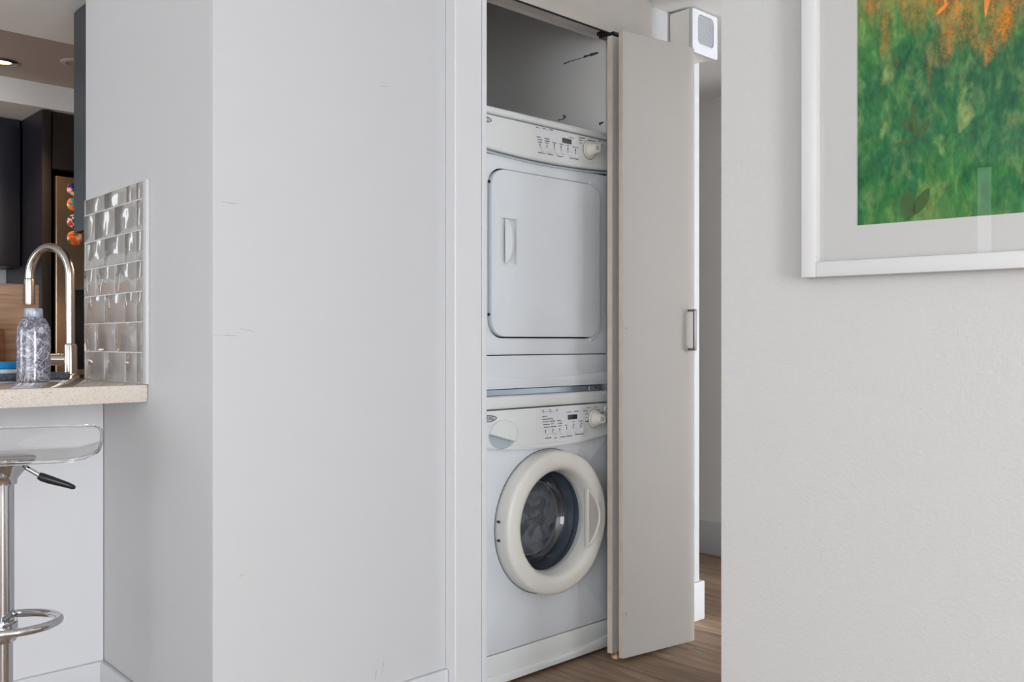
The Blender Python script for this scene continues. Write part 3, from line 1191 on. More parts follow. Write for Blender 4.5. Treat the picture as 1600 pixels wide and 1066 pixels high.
# refrigerator
fr = thing('refrigerator', (1.95, 4.80, 0), 'steel refrigerator tinted brown for warm reflections, with round magnets on its door', 'refrigerator')
OR = (1.95, 4.80, 0)
MB().box(1.478, 2.40, 4.86, 5.40, 0.02, 1.925, 0.004).build('casing', M['black'], fr, OR)
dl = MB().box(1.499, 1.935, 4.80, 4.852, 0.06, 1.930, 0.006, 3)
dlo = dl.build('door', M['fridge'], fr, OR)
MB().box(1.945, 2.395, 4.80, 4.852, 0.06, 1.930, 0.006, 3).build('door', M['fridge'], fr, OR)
MB().box(1.4965, 1.4985, 4.805, 4.850, 0.062, 1.928).build('door_seal', M['steel'], fr, OR)
ds = MB().box(1.585, 1.88, 4.795, 4.7995, 0.98, 1.374, 0.001).build('dispenser', M['black'], dlo, OR)
MB().box(1.583, 1.882, 4.792, 4.7985, 1.374, 1.380).build('dispenser_trim', M['steel'], dlo, OR)
MB().tube([(1.915, 4.765, 0.75), (1.915, 4.765, 1.55)], 0.012, 14).build('handle', M['steel'], dlo, OR)
# magnets
mg = [(1.583, 1.868, [rgb(20, 34, 110), rgb(40, 70, 160), rgb(230, 120, 50), rgb(225, 215, 200)], 0.3, 'blue round magnet with an orange picture, uppermost on the refrigerator'),
      (1.583, 1.796, [rgb(205, 60, 40), rgb(235, 130, 50), rgb(40, 150, 165), rgb(30, 100, 130)], 1.9, 'red and turquoise round magnet under the uppermost one on the refrigerator'),
      (1.583, 1.712, [rgb(30, 34, 90), rgb(60, 70, 130), rgb(225, 205, 190), rgb(200, 60, 50)], 3.7, 'dark blue round magnet with a pale centre on the refrigerator door'),
      (1.586, 1.630, [rgb(60, 110, 60), rgb(222, 96, 40), rgb(240, 150, 90), rgb(225, 215, 200)], 5.2, 'orange and green round magnet, lowest on the refrigerator door')]
for i, (mu_, mz, cols, sd, lab) in enumerate(mg):
    rr = 0.036 if i == 3 else 0.034
    o = MB().lathe([(0, -0.010), (rr * 0.55, -0.0092), (rr * 0.85, -0.0068), (rr, -0.003), (rr, -0.0003), (0, -0.0003)], c=(mu_, 4.80, mz), axis='y', n=32)
    tag(o.build('fridge_magnet', magnet_mat('magnet_print_%d' % i, cols, sd), origin=(mu_, 4.80, mz)), lab, 'magnet', 'souvenir magnets on the refrigerator')
# upper cabinet on the wall end beside the bar
cb = thing('wall_cabinet', (1.35, 3.2, 1.49), 'slate dark cabinet side hanging behind the white side wall end', 'cabinet')
OR = (1.35, 3.2, 1.49)
MB().box(1.095, 1.86, 3.072, 3.305, 1.492, KCEIL - 0.003, 0.001, 1).build('carcass', M['dark_side'], cb, OR)
MB().box(1.096, 1.475, 3.306, 3.324, 1.490, KCEIL - 0.005, 0.001, 1).build('cabinet_door', M['dark_side'], cb, OR)
MB().box(1.479, 1.86, 3.306, 3.324, 1.490, KCEIL - 0.005, 0.001, 1).build('cabinet_door', M['dark_side'], cb, OR)
MB().box(1.110, 1.85, 3.085, 3.29, 1.482, 1.4915).build('underside_rail', M['black'], cb, OR)
# boards leaning on the back wall of the worktop
b1 = MB().box(0.56, 1.020, 3.437, 3.457, 1.0005, 1.315, 0.006, 3)
tag(b1.build('cutting_board', M['board'], origin=(0.78, 3.447, 1.0005)), 'large pale oak cutting board upright behind the marbled bottle', 'cutting board')
b2 = MB().box(0.60, 0.888, 3.340, 3.358, 1.0005, 1.158, 0.005, 3)
tag(b2.build('cutting_board', M['board_dark'], origin=(0.74, 3.35, 1.0005)), 'small dark walnut cutting board standing behind the blue sponge', 'cutting board')
# ceiling downlights
for (x, y, lab) in ((1.193, 4.545, 'lit round downlight with a grey rim at the left picture edge'), (1.440, 4.335, 'unlit round downlight trim beside the hanging dark cabinet')):
    lit = lab.startswith('lit')
    t = thing('downlight', (x, y, 2.367), lab, 'ceiling light', 0, 'recessed kitchen downlights')
    ringm = M['handle_steel'] if lit else M['soffit']
    MB().lathe([(0.066, -0.0005), (0.066, -0.004), (0.062, -0.007), (0.044, -0.008), (0.040, -0.004), (0.040, -0.0005)], n=40).build('trim_ring', ringm, t)
    if lit:
        MB().lathe([(0, -0.003), (0.030, -0.003), (0.036, -0.0015), (0.039, -0.0006)], n=32).build('lamp', M['glow'], t)
    else:
        MB().lathe([(0, -0.002), (0.039, -0.002), (0.0395, -0.0006)], n=32).build('lamp', M['soffit'], t)

# ================================================================ BAR STOOL
sx_, sy_ = 0.617, 2.352
st = thing('bar_stool', (sx_, sy_, 0), 'clear acrylic bar stool on a chrome gas-lift post under the counter', 'stool', math.radians(-21.5))


def seat_surface(n=28):
    t = bmesh.new()
    W, D = 0.208, 0.187
    grid = []
    for j in range(n + 1):
        row = []
        for i in range(n + 1):
            a = -1 + 2 * i / n
            b = -1 + 2 * j / n
            # square -> rounded square
            k = (max(abs(a), abs(b)) ** 1.0)
            rr = math.hypot(a, b)
            if rr > 1e-6:
                ang = math.atan2(b, a)
                e = 7.0
                sup = (abs(math.cos(ang)) ** e + abs(math.sin(ang)) ** e) ** (-1 / e)
                x, y = sup * k * math.cos(ang), sup * k * math.sin(ang)
            else:
                x = y = 0
            back = max(0.0, (y - 0.30) / 0.70)
            side = max(0.0, (abs(x) - 0.72) / 0.28)
            zz = 0.861 + 0.046 * back ** 1.2 + 0.014 * side ** 1.5
            row.append(t.verts.new((x * W, y * D, zz)))
        grid.append(row)
    top = [[v for v in row] for row in grid]
    bot = [[t.verts.new(v.co - Vector((0, 0, 0.007))) for v in row] for row in grid]
    for j in range(n):
        for i in range(n):
            t.faces.new((top[j][i], top[j][i + 1], top[j + 1][i + 1], top[j + 1][i]))
            t.faces.new((bot[j][i], bot[j + 1][i], bot[j + 1][i + 1], bot[j][i + 1]))
    for k in range(n):
        t.faces.new((top[0][k + 1], top[0][k], bot[0][k], bot[0][k + 1]))
        t.faces.new((top[n][k], top[n][k + 1], bot[n][k + 1], bot[n][k]))
        t.faces.new((top[k][0], top[k + 1][0], bot[k + 1][0], bot[k][0]))
        t.faces.new((top[k + 1][n], top[k][n], bot[k][n], bot[k + 1][n]))
    bmesh.ops.recalc_face_normals(t, faces=t.faces[:])
    return t


MB().merge(seat_surface()).build('seat', M['acrylic'], st, angle=50)
st_seat = st.children[0]
rimp = []
for k in range(97):
    a_ = 2 * PI * k / 96
    sup = (abs(math.cos(a_)) ** 7 + abs(math.sin(a_)) ** 7) ** (-1 / 7)
    x_, y_ = sup * math.cos(a_), sup * math.sin(a_)
    bk_, sd_ = max(0.0, (y_ - 0.30) / 0.70), max(0.0, (abs(x_) - 0.72) / 0.28)
    rimp.append((x_ * 0.2083, y_ * 0.1873, 0.8575 + 0.046 * bk_ ** 1.2 + 0.014 * sd_ ** 1.5))
M['acrylic_edge'] = make_glass('acrylic_edge', (0.93, 0.95, 0.95, 1), 0.05, 1.3)
MB().tube(rimp, 0.0042, 8, cap=False).build('polished_edge', M['acrylic_edge'], st_seat)
MB().lathe([(0, 0.8535), (0.066, 0.8535), (0.072, 0.851), (0.072, 0.847), (0.03, 0.847), (0, 0.847)], n=48).build('swivel_plate', M['chrome'], st)
MB().lathe([(0, 0.8465), (0.068, 0.8465), (0.068, 0.838), (0, 0.838)], n=48).build('gasket_ring', M['black'], st)
MB().lathe([(0, 0.8375), (0.060, 0.8375), (0.052, 0.824), (0.040, 0.810), (0.033, 0.800), (0.032, 0.790), (0, 0.790)], n=48).build('cup', M['chrome'], st)
MB().lathe([(0.0, 0.7895), (0.0262, 0.7895), (0.0262, 0.4755), (0, 0.4755)], n=40).build('upper_post', M['chrome'], st)
MB().lathe([(0.0, 0.475), (0.0325, 0.475), (0.0335, 0.470), (0.0335, 0.436), (0.0300, 0.428), (0, 0.428)], n=40).build('collar', M['chrome'], st)
MB().lathe([(0.0, 0.4275), (0.0235, 0.4275), (0.0235, 0.035), (0, 0.035)], n=40).build('lower_post', M['chrome'], st)
MB().lathe([(0, 0.0345), (0.032, 0.034), (0.06, 0.026), (0.15, 0.016), (0.195, 0.008), (0.2, 0.0), (0, 0.0)], n=64).build('base', M['chrome'], st)
lvv = MB().tube([(0.038, 0.0, 0.832), (0.046, 0.0, 0.828), (0.088, 0.0, 0.798)], 0.0055, 12)
lvo = lvv.build('lift_lever', M['chrome'], st)
grip = [(0.076, 0, 0.8055), (0.084, 0, 0.801), (0.100, 0, 0.794), (0.118, 0, 0.787), (0.136, 0, 0.780), (0.149, 0, 0.774), (0.154, 0, 0.772)]
MB().tube(grip, 0.008, 14, rads=[0.0080, 0.0100, 0.0098, 0.0085, 0.0072, 0.0058, 0.0030]).build('grip', M['black'], lvo)
# foot ring: a long loop reaching forward of the post
ringp = []
for k in range(33):
    a = -PI / 2 - 0.35 + (PI + 0.7) * k / 32
    ringp.append((0.012 + 0.108 * math.cos(a), 0.085 * math.sin(a), 0.466))
ringp = [(0.0, -0.030, 0.455)] + ringp[3:-3] + [(0.0, 0.030, 0.455)]
MB().tube(ringp, 0.0095, 14).build('foot_ring', M['chrome'], st)

# ================================================================ LAUNDRY STACK
UL, UR = 1.905, 2.572           # left and right faces of both machines
VF = 2.185                      # front plane
VC = 2.170                      # front plane of the consoles
UM = (UL + UR) / 2


def arc_edge(z_end, z_mid, n=20):
    pts = []
    for k in range(n + 1):
        s = k / n
        pts.append((UL + (UR - UL) * s, z_mid + (z_end - z_mid) * (2 * s - 1) ** 2))
    return pts


def console_print(parent, org, sc_, px0, bars, strokes, button_px, disp, knob_px, ringr, power_px):
    """legend bars, buttons, display and dial of a console, measured on the console plane"""
    def P(zx, zy, v=VC):
        return onv(px0[0] + zx / sc_, px0[1] + zy / sc_, v)
    ink = MB()
    for (zx, zy, wpx, hpx) in bars:
        c = P(zx, zy)
        e = P(zx + wpx / 2, zy)
        f = P(zx, zy + hpx / 2)
        hw = abs(e[0] - c[0])
        hh = abs(f[2] - c[2])
        nseg = max(1, int(round(wpx / 26)))
        x = c[0] - hw
        while x < c[0] + hw - 0.0006:
            sw = random.uniform(0.0022, 0.0042)
            x1 = min(x + sw, c[0] + hw)
            k = random.uniform(0.55, 1.0)
            ink.box(x, x1, VC - 0.0006, VC + 0.001, c[2] - hh * k, c[2] + hh * random.uniform(0.55, 1.0))
            x = x1 + random.uniform(0.0005, 0.0011)
    for (zx, zy, hpx) in strokes:
        c = P(zx, zy)
        f = P(zx, zy - hpx / 2)
        hh = abs(f[2] - c[2])
        ink.box(c[0] - 0.0011, c[0] + 0.0011, VC - 0.0006, VC + 0.001, c[2] - hh, c[2] + hh)
        ink.box(c[0] - 0.0030, c[0] + 0.0030, VC - 0.0006, VC + 0.001, c[2] + hh * 0.3, c[2] + hh * 0.55)
    ink.build('printed_legend', M['ink'], parent, org, smooth=False)['kind'] = 'stuff'
    for (zx, zy) in button_px:
        c = P(zx, zy)
        MB().lathe([(0.0085, 0.002), (0.0085, -0.003), (0.0070, -0.0052), (0.004, -0.0060), (0, -0.0062)], c=(c[0], VC, c[2]), axis='y', n=20).build('button', M['plastic'], parent, org)
    c = P(disp[0], disp[1])
    hw = abs(P(disp[0] + disp[2] / 2, disp[1])[0] - c[0])
    hh = abs(P(disp[0], disp[1] + disp[3] / 2)[2] - c[2])
    MB().plate(rrect(c[0] - hw, c[0] + hw, c[2] - hh, c[2] + hh, 0.0015, 3), VC - 0.0012, VC + 0.002).build('display', M['lcd'], parent, org)
    c = P(*knob_px)
    kn = MB().lathe([(0.0335, 0.001), (0.0325, -0.004), (0.0305, -0.0062), (0.0255, -0.0062)], c=(c[0], VC, c[2]), axis='y', n=56)
    kn.lathe([(0.0262, -0.005), (0.0250, -0.012), (0.0215, -0.020), (0.0175, -0.026), (0.0160, -0.036), (0.0150, -0.0385), (0.0, -0.0390)], c=(c[0], VC, c[2]), axis='y', n=56)
    kno = kn.build('knob', M['plastic_warm'], parent, org)
    rg = MB().plate(ellipse(c[0], c[2], ringr, ringr, 56), VC - 0.0008, VC + 0.001, holes=[ellipse(c[0], c[2], ringr - 0.0013, ringr - 0.0013, 56)])
    rg.build('dial_ring', M['ink'], parent, org)
    cap = MB()
    for dx, dz, ww in ((-0.0045, 0.004, 0.004), (0.003, 0.004, 0.004), (-0.0045, -0.003, 0.004), (0.003, -0.003, 0.0045)):
        cap.box(c[0] + dx - ww / 2, c[0] + dx + ww / 2, VC - 0.0396, VC - 0.0388, c[2] + dz - 0.0016, c[2] + dz + 0.0016)
    for k in range(18):
        a = math.radians(140 + k * 20)
        if k in (7, 8, 9, 10):
            continue
        x, z = c[0] + 0.0290 * math.cos(a), c[2] + 0.0290 * math.sin(a)
        cap.box(x - 0.0007, x + 0.0007, VC - 0.0068, VC - 0.0060, z - 0.0012, z + 0.0012)
    cap.build('dial_print', M['ink'], kno, org, smooth=False)['kind'] = 'stuff'
    if power_px:
        c = P(*power_px)
        pw = MB().plate(ellipse(c[0], c[2], 0.0095, 0.0095, 28), VC - 0.003, VC + 0.001, bev=0.001)
        pwo = pw.build('power_button', M['plastic'], parent, org)
        gl = MB().box(c[0] - 0.0006, c[0] + 0.0006, VC - 0.0036, VC - 0.0028, c[2] + 0.0, c[2] + 0.005)
        gl.plate(arc(c[0], c[2], 0.0045, 0.0045, 120, 420, 16) + arc(c[0], c[2], 0.0035, 0.0035, 420, 120, 16), VC - 0.0036, VC - 0.0028)
        gl.build('power_symbol', M['ink'], pwo, org)


def logo(parent, org, uc_, zc_):
    rx, rz = 0.047, 0.0115
    lg = MB().plate(ellipse(uc_, zc_, rx, rz, 48), VC - 0.0010, VC + 0.001, holes=[ellipse(uc_, zc_, rx - 0.0032, rz - 0.0026, 48)])
    lgo = lg.build('logo_badge', M['logo_blue'], parent, org)
    MB().plate(ellipse(uc_, zc_, rx - 0.0022, rz - 0.0020, 48), VC - 0.0005, VC + 0.001).build('badge_field', M['frame_white'], lgo, org)
    me = text_mesh('MAYTAG', 0.0165, 'badge_lettering')
    me.transform(Matrix.Translation(Vector((uc_, VC - 0.0009, zc_)) - Vector(org)) @ Matrix.Rotation(PI / 2, 4, 'X'))
    me.materials.append(M['logo_blue'])
    o = bpy.data.objects.new('badge_lettering', me)
    COL.objects.link(o)
    o.parent = lgo


# ---------------- dryer (upper machine)
DO = (UM, VF, 0.962)
dr = thing('tumble_dryer', DO, 'white tumble dryer with a square door stacked above the washing machine', 'dryer')
sh = MB()
sh.box(UL + 0.002, UR - 0.002, VF + 0.012, 2.86, 0.966, 1.846, 0.006)
sh.build('cabinet_shell', M['gap'], dr, DO)
for xa in (UL, UR - 0.003):
    MB().box(xa, xa + 0.003, VF + 0.02, 2.862, 0.964, 1.85).build('side_panel', M['enamel'], dr, DO)
MB().box(UL, UR, VC + 0.001, 2.862, 1.8465, 1.8705, 0.010, 4).build('top_cover', M['plastic'], dr, DO)
# console with an arched lower edge
cons = [(UR, 1.843), (UL, 1.843)] + arc_edge(1.738, 1.7235)
MB().plate(cons, VC, VF + 0.012, bev=0.009, seg=4).build('console', M['plastic'], dr, DO)
lip = arc_edge(1.7345, 1.720) + list(reversed(arc_edge(1.727, 1.7125)))
MB().plate(lip, VF - 0.006, VF + 0.012, bev=0.002).build('console_lip', M['cavity'], dr, DO)
# printed overlay field
ov0, ov1 = onv(834, 200, VC)[0], onv(905, 215, VC)[0]
MB().plate([(ov0, 1.746), (ov1, 1.748), (ov1, 1.8345), (ov0, 1.8345)], VC - 0.0003, VC + 0.001).build('control_overlay', M['console_grey'], dr, DO)
logo(dr, DO, onv(768, 188, VC)[0] - 0.047, 1.8225)
console_print(dr, DO, 12.8, (830, 180),
              [(150, 437, 80, 22), (175, 490, 100, 22), (175, 540, 80, 22), (310, 470, 100, 22), (318, 520, 110, 22), (315, 560, 70, 20), (465, 555, 85, 20), (600, 580, 80, 20),
               (730, 610, 60, 20), (885, 645, 120, 20), (215, 757, 150, 22), (380, 787, 125, 22), (580, 826, 120, 22), (855, 873, 170, 22), (120, 245, 50, 22), (265, 275, 60, 22), (402, 300, 66, 22),
               (190, 275, 70, 5), (330, 300, 70, 5), (800, 452, 100, 18), (1010, 455, 130, 18), (985, 500, 80, 18), (985, 555, 60, 16), (1210, 508, 150, 18), (1370, 522, 80, 14), (1300, 582, 66, 20)],
              [(175, 600, 70), (315, 625, 70), (460, 625, 120), (597, 655, 110), (733, 695, 110), (885, 725, 120)],
              [(222, 683), (362, 716), (495, 735), (630, 752), (765, 778), (910, 812)], (712, 520, 185, 100), (1165, 695), 0.0345, (1400, 612))
# front with the door opening
DU0, DU1, DZ0, DZ1 = 1.982, 2.506, 1.134, 1.674
fout = rrect(UL, UR, 1.0755, 1.7195, 0.008, 3)
MB().plate(fout, VF, VF + 0.012, holes=[rrect(DU0 - 0.005, DU1 + 0.005, DZ0 - 0.005, DZ1 + 0.005, 0.062)], bev=0.003).build('front_panel', M['enamel'], dr, DO)
dd = MB().plate(rrect(DU0, DU1, DZ0, DZ1, 0.058), VF - 0.014, VF + 0.008, holes=[rrect(2.026, 2.092, 1.368, 1.518, 0.003, 2)], bev=0.006, seg=3)
ddo = dd.build('dryer_door', M['enamel'], dr, DO)
# recessed grip of the door
hp = MB()
hp.plate(rrect(2.021, 2.097, 1.363, 1.523, 0.006, 3), VF - 0.0158, VF - 0.010, holes=[rrect(2.027, 2.091, 1.369, 1.517, 0.003, 2)], bev=0.001)
hp.box(2.0262, 2.0918, VF - 0.005, VF - 0.0035, 1.3682, 1.5178)
hpo = hp.build('handle_pocket', M['plastic'], ddo, DO)
t = bmesh.new()
lens = []
n = 14
for j in range(n + 1):
    s = j / n
    zc = 1.373 + (1.513 - 1.373) * s
    wd = 0.058 * (1 - (2 * s - 1) ** 2) ** 0.5 * 0.6
    row = []
    for i in range(7):
        q = i / 6
        row.append(t.verts.new((2.030 + 0.010 + wd * q * 1.15, VF - 0.015 - 0.006 * math.sin(PI * q) * (wd / 0.035), zc)))
    lens.append(row)
for j in range(n):
    for i in range(6):
        t.faces.new((lens[j][i], lens[j][i + 1], lens[j + 1][i + 1], lens[j + 1][i]))
bmesh.ops.recalc_face_normals(t, faces=t.faces[:])
bmesh.ops.solidify(t, geom=t.faces[:], thickness=0.003)
M['grip_gloss'] = material('glossy_grip', rgb(232, 235, 240), 0.08, coat=0.5)
MB().merge(t).build('grip', M['grip_gloss'], hpo, DO)
# raised bead of the front panel along the hinge side of the door
bead = arc(DU1 - 0.052, DZ1 - 0.052, 0.064, 0.064, 78, 0, 10) + arc(DU1 - 0.052, DZ0 + 0.052, 0.064, 0.064, 0, -78, 10)
MB().tube([(p[0], VF - 0.001, p[1]) for p in bead], 0.0055, 10).build('door_bead', M['enamel'], dr, DO)
# hinge stops of the door seen as dark dots
for (zz,) in ((1.630,), (1.205,)):
    MB().box(DU0 - 0.004, DU0 + 0.001, VF - 0.0065, VF + 0.004, zz - 0.004, zz + 0.004).build('hinge_stop', M['black'], ddo, DO)
# lower panel with its arched skirt
MB().plate(rrect(UL, UR, 0.964, 1.0725, 0.006, 3), VF, VF + 0.012, bev=0.003).build('lower_panel', M['enamel'], dr, DO)
sk = arc_edge(1.0125, 0.998) + [(UR, 0.9645), (UL, 0.9645)]
MB().plate(sk, VF - 0.0065, VF + 0.002, bev=0.002).build('skirt', M['enamel'], dr, DO)

# ---------------- washer (lower machine)
WO = (UM, VF, 0.0)
wa = thing('washing_machine', WO, 'white front-loading washing machine with a round glass door at floor level', 'washing machine')
CU, CZ_ = 2.25, 0.51
shell = MB()
shell.box(UL + 0.002, UL + 0.006, VF + 0.02, 2.86, 0.03, 0.905)
shell.box(UR - 0.006, UR - 0.002, VF + 0.02, 2.86, 0.03, 0.905)
shell.box(UL + 0.002, UR - 0.002, 2.85, 2.86, 0.03, 0.905)
shell.box(UL + 0.002, UR - 0.002, VF + 0.014, 2.86, 0.03, 0.04)
shell.plate(rrect(UL + 0.004, UR - 0.004, 0.04, 0.9, 0.004, 2), VF + 0.0125, VF + 0.02, holes=[ellipse(CU, CZ_, 0.19, 0.19, 48)])
shell.build('cabinet_shell', M['gap'], wa, WO, smooth=False)
for xa in (UL, UR - 0.002):
    MB().box(xa, xa + 0.002, VF + 0.013, 2.862, 0.03, 0.90).build('side_panel', M['enamel'], wa, WO)
MB().box(UL, UR, VC + 0.001, 2.862, 0.9000, 0.9415, 0.009, 4).build('top_cover', M['plastic'], wa, WO)
# detergent drawer grip: a domed oval above a lens-shaped hollow
EU, EZ, EA, EB = 2.030, 0.8185, 0.062, 0.0475
LT, RT = 163.0, 318.0                      # where the chord cuts the oval
lower = arc(EU, EZ, EA, EB, 175.0, 325.0, 24)
cons = [(UR, 0.8965), (UL, 0.8965)] + arc_edge(0.786, 0.760)
MB().plate(cons, VC, VF + 0.012, holes=[lower], bev=0.006, seg=3).build('console', M['plastic'], wa, WO)
band = [p for p in arc_edge(0.800, 0.775, 60) if p[0] > 2.094] + list(reversed([(p[0], q[1] + (p[1] - q[1]) * min(1.0, (p[0] - 2.085) / 0.11)) for p, q in zip(arc_edge(0.787, 0.761, 60), arc_edge(0.800, 0.775, 60)) if p[0] > 2.094]))
MB().plate(band, VC - 0.004, VC + 0.004, bev=0.003).build('console_lip', M['plastic'], wa, WO)
drw = MB().plate(arc(EU, EZ, EA, EB, -35.0, 175.0, 32), VC - 0.009, VC + 0.004, bev=0.007, seg=4)
dro = drw.build('detergent_drawer', M['plastic'], wa, WO)
cav = MB().plate(arc(EU, EZ, EA + 0.002, EB + 0.002, 172.0, 328.0, 24), VC + 0.012, VC + 0.014)
cav.build('finger_hollow', M['cavity'], dro, WO)
ov0, ov1 = onv(838, 660, VC)[0], onv(911, 660, VC)[0]
MB().plate([(ov0, 0.7805), (ov1, 0.786), (ov1 - 0.003, 0.8935), (ov0, 0.8935)], VC - 0.0003, VC + 0.001).build('control_overlay', M['console_grey'], wa, WO)
logo(wa, WO, onv(776, 655, VC)[0] - 0.047, onv(770, 654, VC)[2])
console_print(wa, WO, 13.91, (840, 625),
              [(150, 365, 110, 24), (215, 418, 230, 22), (180, 477, 140, 24), (190, 537, 130, 24), (200, 595, 130, 24), (325, 462, 105, 24), (320, 521, 70, 22), (345, 580, 110, 24), (470, 452, 90, 22),
               (485, 506, 100, 22), (480, 566, 70, 22), (620, 550, 56, 22), (775, 477, 50, 18), (785, 530, 30, 22), (940, 462, 90, 20), (950, 517, 40, 22), (230, 827, 140, 24), (390, 826, 50, 24),
               (545, 805, 110, 24), (690, 783, 120, 24), (910, 745, 180, 24), (115, 232, 50, 22), (275, 216, 50, 20), (420, 212, 36, 20), (270, 255, 330, 6), (125, 268, 26, 24), (280, 258, 26, 22), (432, 245, 22, 22),
               (680, 265, 110, 20), (845, 248, 110, 22), (1105, 172, 100, 12), (1265, 153, 60, 16), (1045, 240, 100, 18), (1335, 210, 40, 14), (1410, 270, 90, 14), (1065, 302, 60, 16), (1058, 386, 34, 16), (1430, 347, 40, 22),
               (1070, 466, 60, 34), (1460, 428, 80, 14)],
              [(170, 690, 80), (330, 665, 90), (480, 650, 80), (630, 620, 80), (770, 590, 80), (940, 575, 90)],
              [(220, 712), (372, 705), (525, 692), (655, 690), (815, 672), (970, 652)], (757, 370, 200, 105), (1240, 405), 0.0345, (1490, 190))
MB().plate(rrect(UL, UR, 0.1125, 0.783, 0.008, 3), VF, VF + 0.012, holes=[ellipse(CU, CZ_, 0.200, 0.200, 64)], bev=0.003).build('front_panel', M['enamel'], wa, WO)
# kick panel
MB().plate(rrect(UL, UR, 0.012, 0.1085, 0.006, 3), VF, VF + 0.012, bev=0.003).build('kick_panel', M['plastic'], wa, WO)
sk = arc_edge(0.0535, 0.036) + [(UR, 0.0125), (UL, 0.0125)]
MB().plate(sk, VF - 0.0065, VF + 0.002, bev=0.002).build('skirt', M['plastic'], wa, WO)
for (x, y) in ((UL + 0.05, VF + 0.06), (UR - 0.05, VF + 0.06), (UL + 0.05, 2.80), (UR - 0.05, 2.80)):
    MB().lathe([(0, 0.03), (0.012, 0.03), (0.012, 0.01), (0.022, 0.008), (0.022, 0.0), (0, 0.0)], c=(x, y, 0), n=16).build('foot', M['black'], wa, WO)
# porthole
dprof = [(0.236, VF - 0.001), (0.2405, VF - 0.004), (0.2405, VF - 0.046), (0.2385, VF - 0.055), (0.2330, VF - 0.0595), (0.224, VF - 0.0612), (0.204, VF - 0.0620), (0.190, VF - 0.0610), (0.1825, VF - 0.0575), (0.1760, VF - 0.049),
         (0.1705, VF - 0.028), (0.1670, VF + 0.000), (0.1670, VF + 0.006), (0.1900, VF + 0.006), (0.2, VF - 0.001)]
po = MB().lathe([(r, h - VF) for r, h in dprof], c=(CU, VF, CZ_), axis='y', n=96, close=True)
poo = po.build('porthole_door', M['ring_plastic'], wa, WO, angle=40)
gk = [(0.2425, -0.0012), (0.2445, -0.0012), (0.2445, 0.0), (0.2425, 0.0)]
MB().lathe(gk, c=(CU, VF, CZ_), axis='y', n=96, close=True).build('door_gap', M['gap'], poo, WO)
bowl = [(0.1660, -0.012), (0.1610, 0.020), (0.1500, 0.050), (0.1390, 0.068), (0.1290, 0.076)]
bowl2 = [(0.1300, 0.0800), (0.1420, 0.0710), (0.1530, 0.0520), (0.1640, 0.020), (0.1685, -0.010)]
gbo = MB().lathe(bowl + bowl2, c=(CU, VF, CZ_), axis='y', n=80, close=True).build('glass_bowl', M['bowl'], poo, WO, angle=30)
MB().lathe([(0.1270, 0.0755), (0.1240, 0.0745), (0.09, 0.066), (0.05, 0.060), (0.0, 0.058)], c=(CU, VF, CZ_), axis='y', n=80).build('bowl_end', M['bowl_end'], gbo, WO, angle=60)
MB().lathe([(0.1262, 0.0745), (0.1275, 0.0738), (0.1288, 0.0750), (0.1275, 0.0765)], c=(CU, VF, CZ_), axis='y', n=80, close=True).build('bowl_edge', M['bowl_edge'], gbo, WO)
gasket = [(0.196, 0.010), (0.186, 0.020), (0.180, 0.034), (0.186, 0.046), (0.176, 0.056), (0.168, 0.075), (0.174, 0.090), (0.182, 0.098), (0.182, 0.108), (0.160, 0.106), (0.155, 0.112), (0.20, 0.125)]
MB().lathe(gasket, c=(CU, VF, CZ_), axis='y', n=80).build('door_gasket', M['rubber'], wa, WO)
drum = MB().lathe([(0.20, 0.125), (0.235, 0.13), (0.240, 0.14), (0.240, 0.50), (0.225, 0.515), (0.12, 0.52), (0.10, 0.50), (0.0, 0.495)], c=(CU, VF, CZ_), axis='y', n=64)
drumo = drum.build('drum', M['drum'], wa, WO)
for k in range(3):
    a = math.radians(95 + 120 * k)
    c, s = math.cos(a), math.sin(a)
    pd = []
    for h in (0.16, 0.20, 0.30, 0.42, 0.48):
        pd.append(Vector((CU + 0.215 * c, VF + h, CZ_ + 0.215 * s)))
    MB().tube(pd, 0.03, 12, rads=[0.018, 0.030, 0.034, 0.030, 0.018]).build('drum_paddle', M['rubber'], drumo, WO)
# crescent handle on the right of the ring
hA = 0.152
cres = [(CU + 0.134 + 0.064 * math.sin(PI * k / 24) ** 0.8, CZ_ - 0.100 + 0.200 * k / 24) for k in range(25)]
cr = MB().plate(cres, VF - 0.0635, VF - 0.050, bev=0.0)
cro = cr.build('door_handle', M['grip_shade'], poo, WO)
rim = MB().tube([(p[0], VF - 0.0635, p[1]) for p in cres], 0.0050, 10)
rim.box(CU + 0.1300, CU + 0.1375, VF - 0.0700, VF - 0.054, CZ_ - 0.103, CZ_ + 0.103, 0.003, 2)
rim.build('handle_rim', M['ring_plastic'], cro, WO)
for dz in (0.030, -0.030):
    MB().box(CU - 0.2425, CU - 0.2385, VF - 0.022, VF - 0.012, CZ_ + dz - 0.004, CZ_ + dz + 0.004).build('hinge_stop', M['black'], poo, WO)

# ---------------- stacking rail between the two machines
sr = thing('stacking_rail', (UM, VF, 0.9415), 'grey metal stacking rail between washing machine and dryer', 'rail')
SO = (UM, VF, 0.9415)
MB().box(UL + 0.01, 2.470, VF + 0.016, VF + 0.05, 0.9418, 0.9615, 0.001, 1).build('rail', M['rail'], sr, SO)
MB().box(2.476, 2.530, VF + 0.010, VF + 0.03, 0.9418, 0.9600, 0.001, 1).build('clip', M['rail'], sr, SO)
MB().lathe([(0, -0.001), (0.003, -0.001), (0.003, 0.001)], c=(2.512, VF + 0.0095, 0.952), axis='y', n=12).build('screw', M['black'], sr, SO)

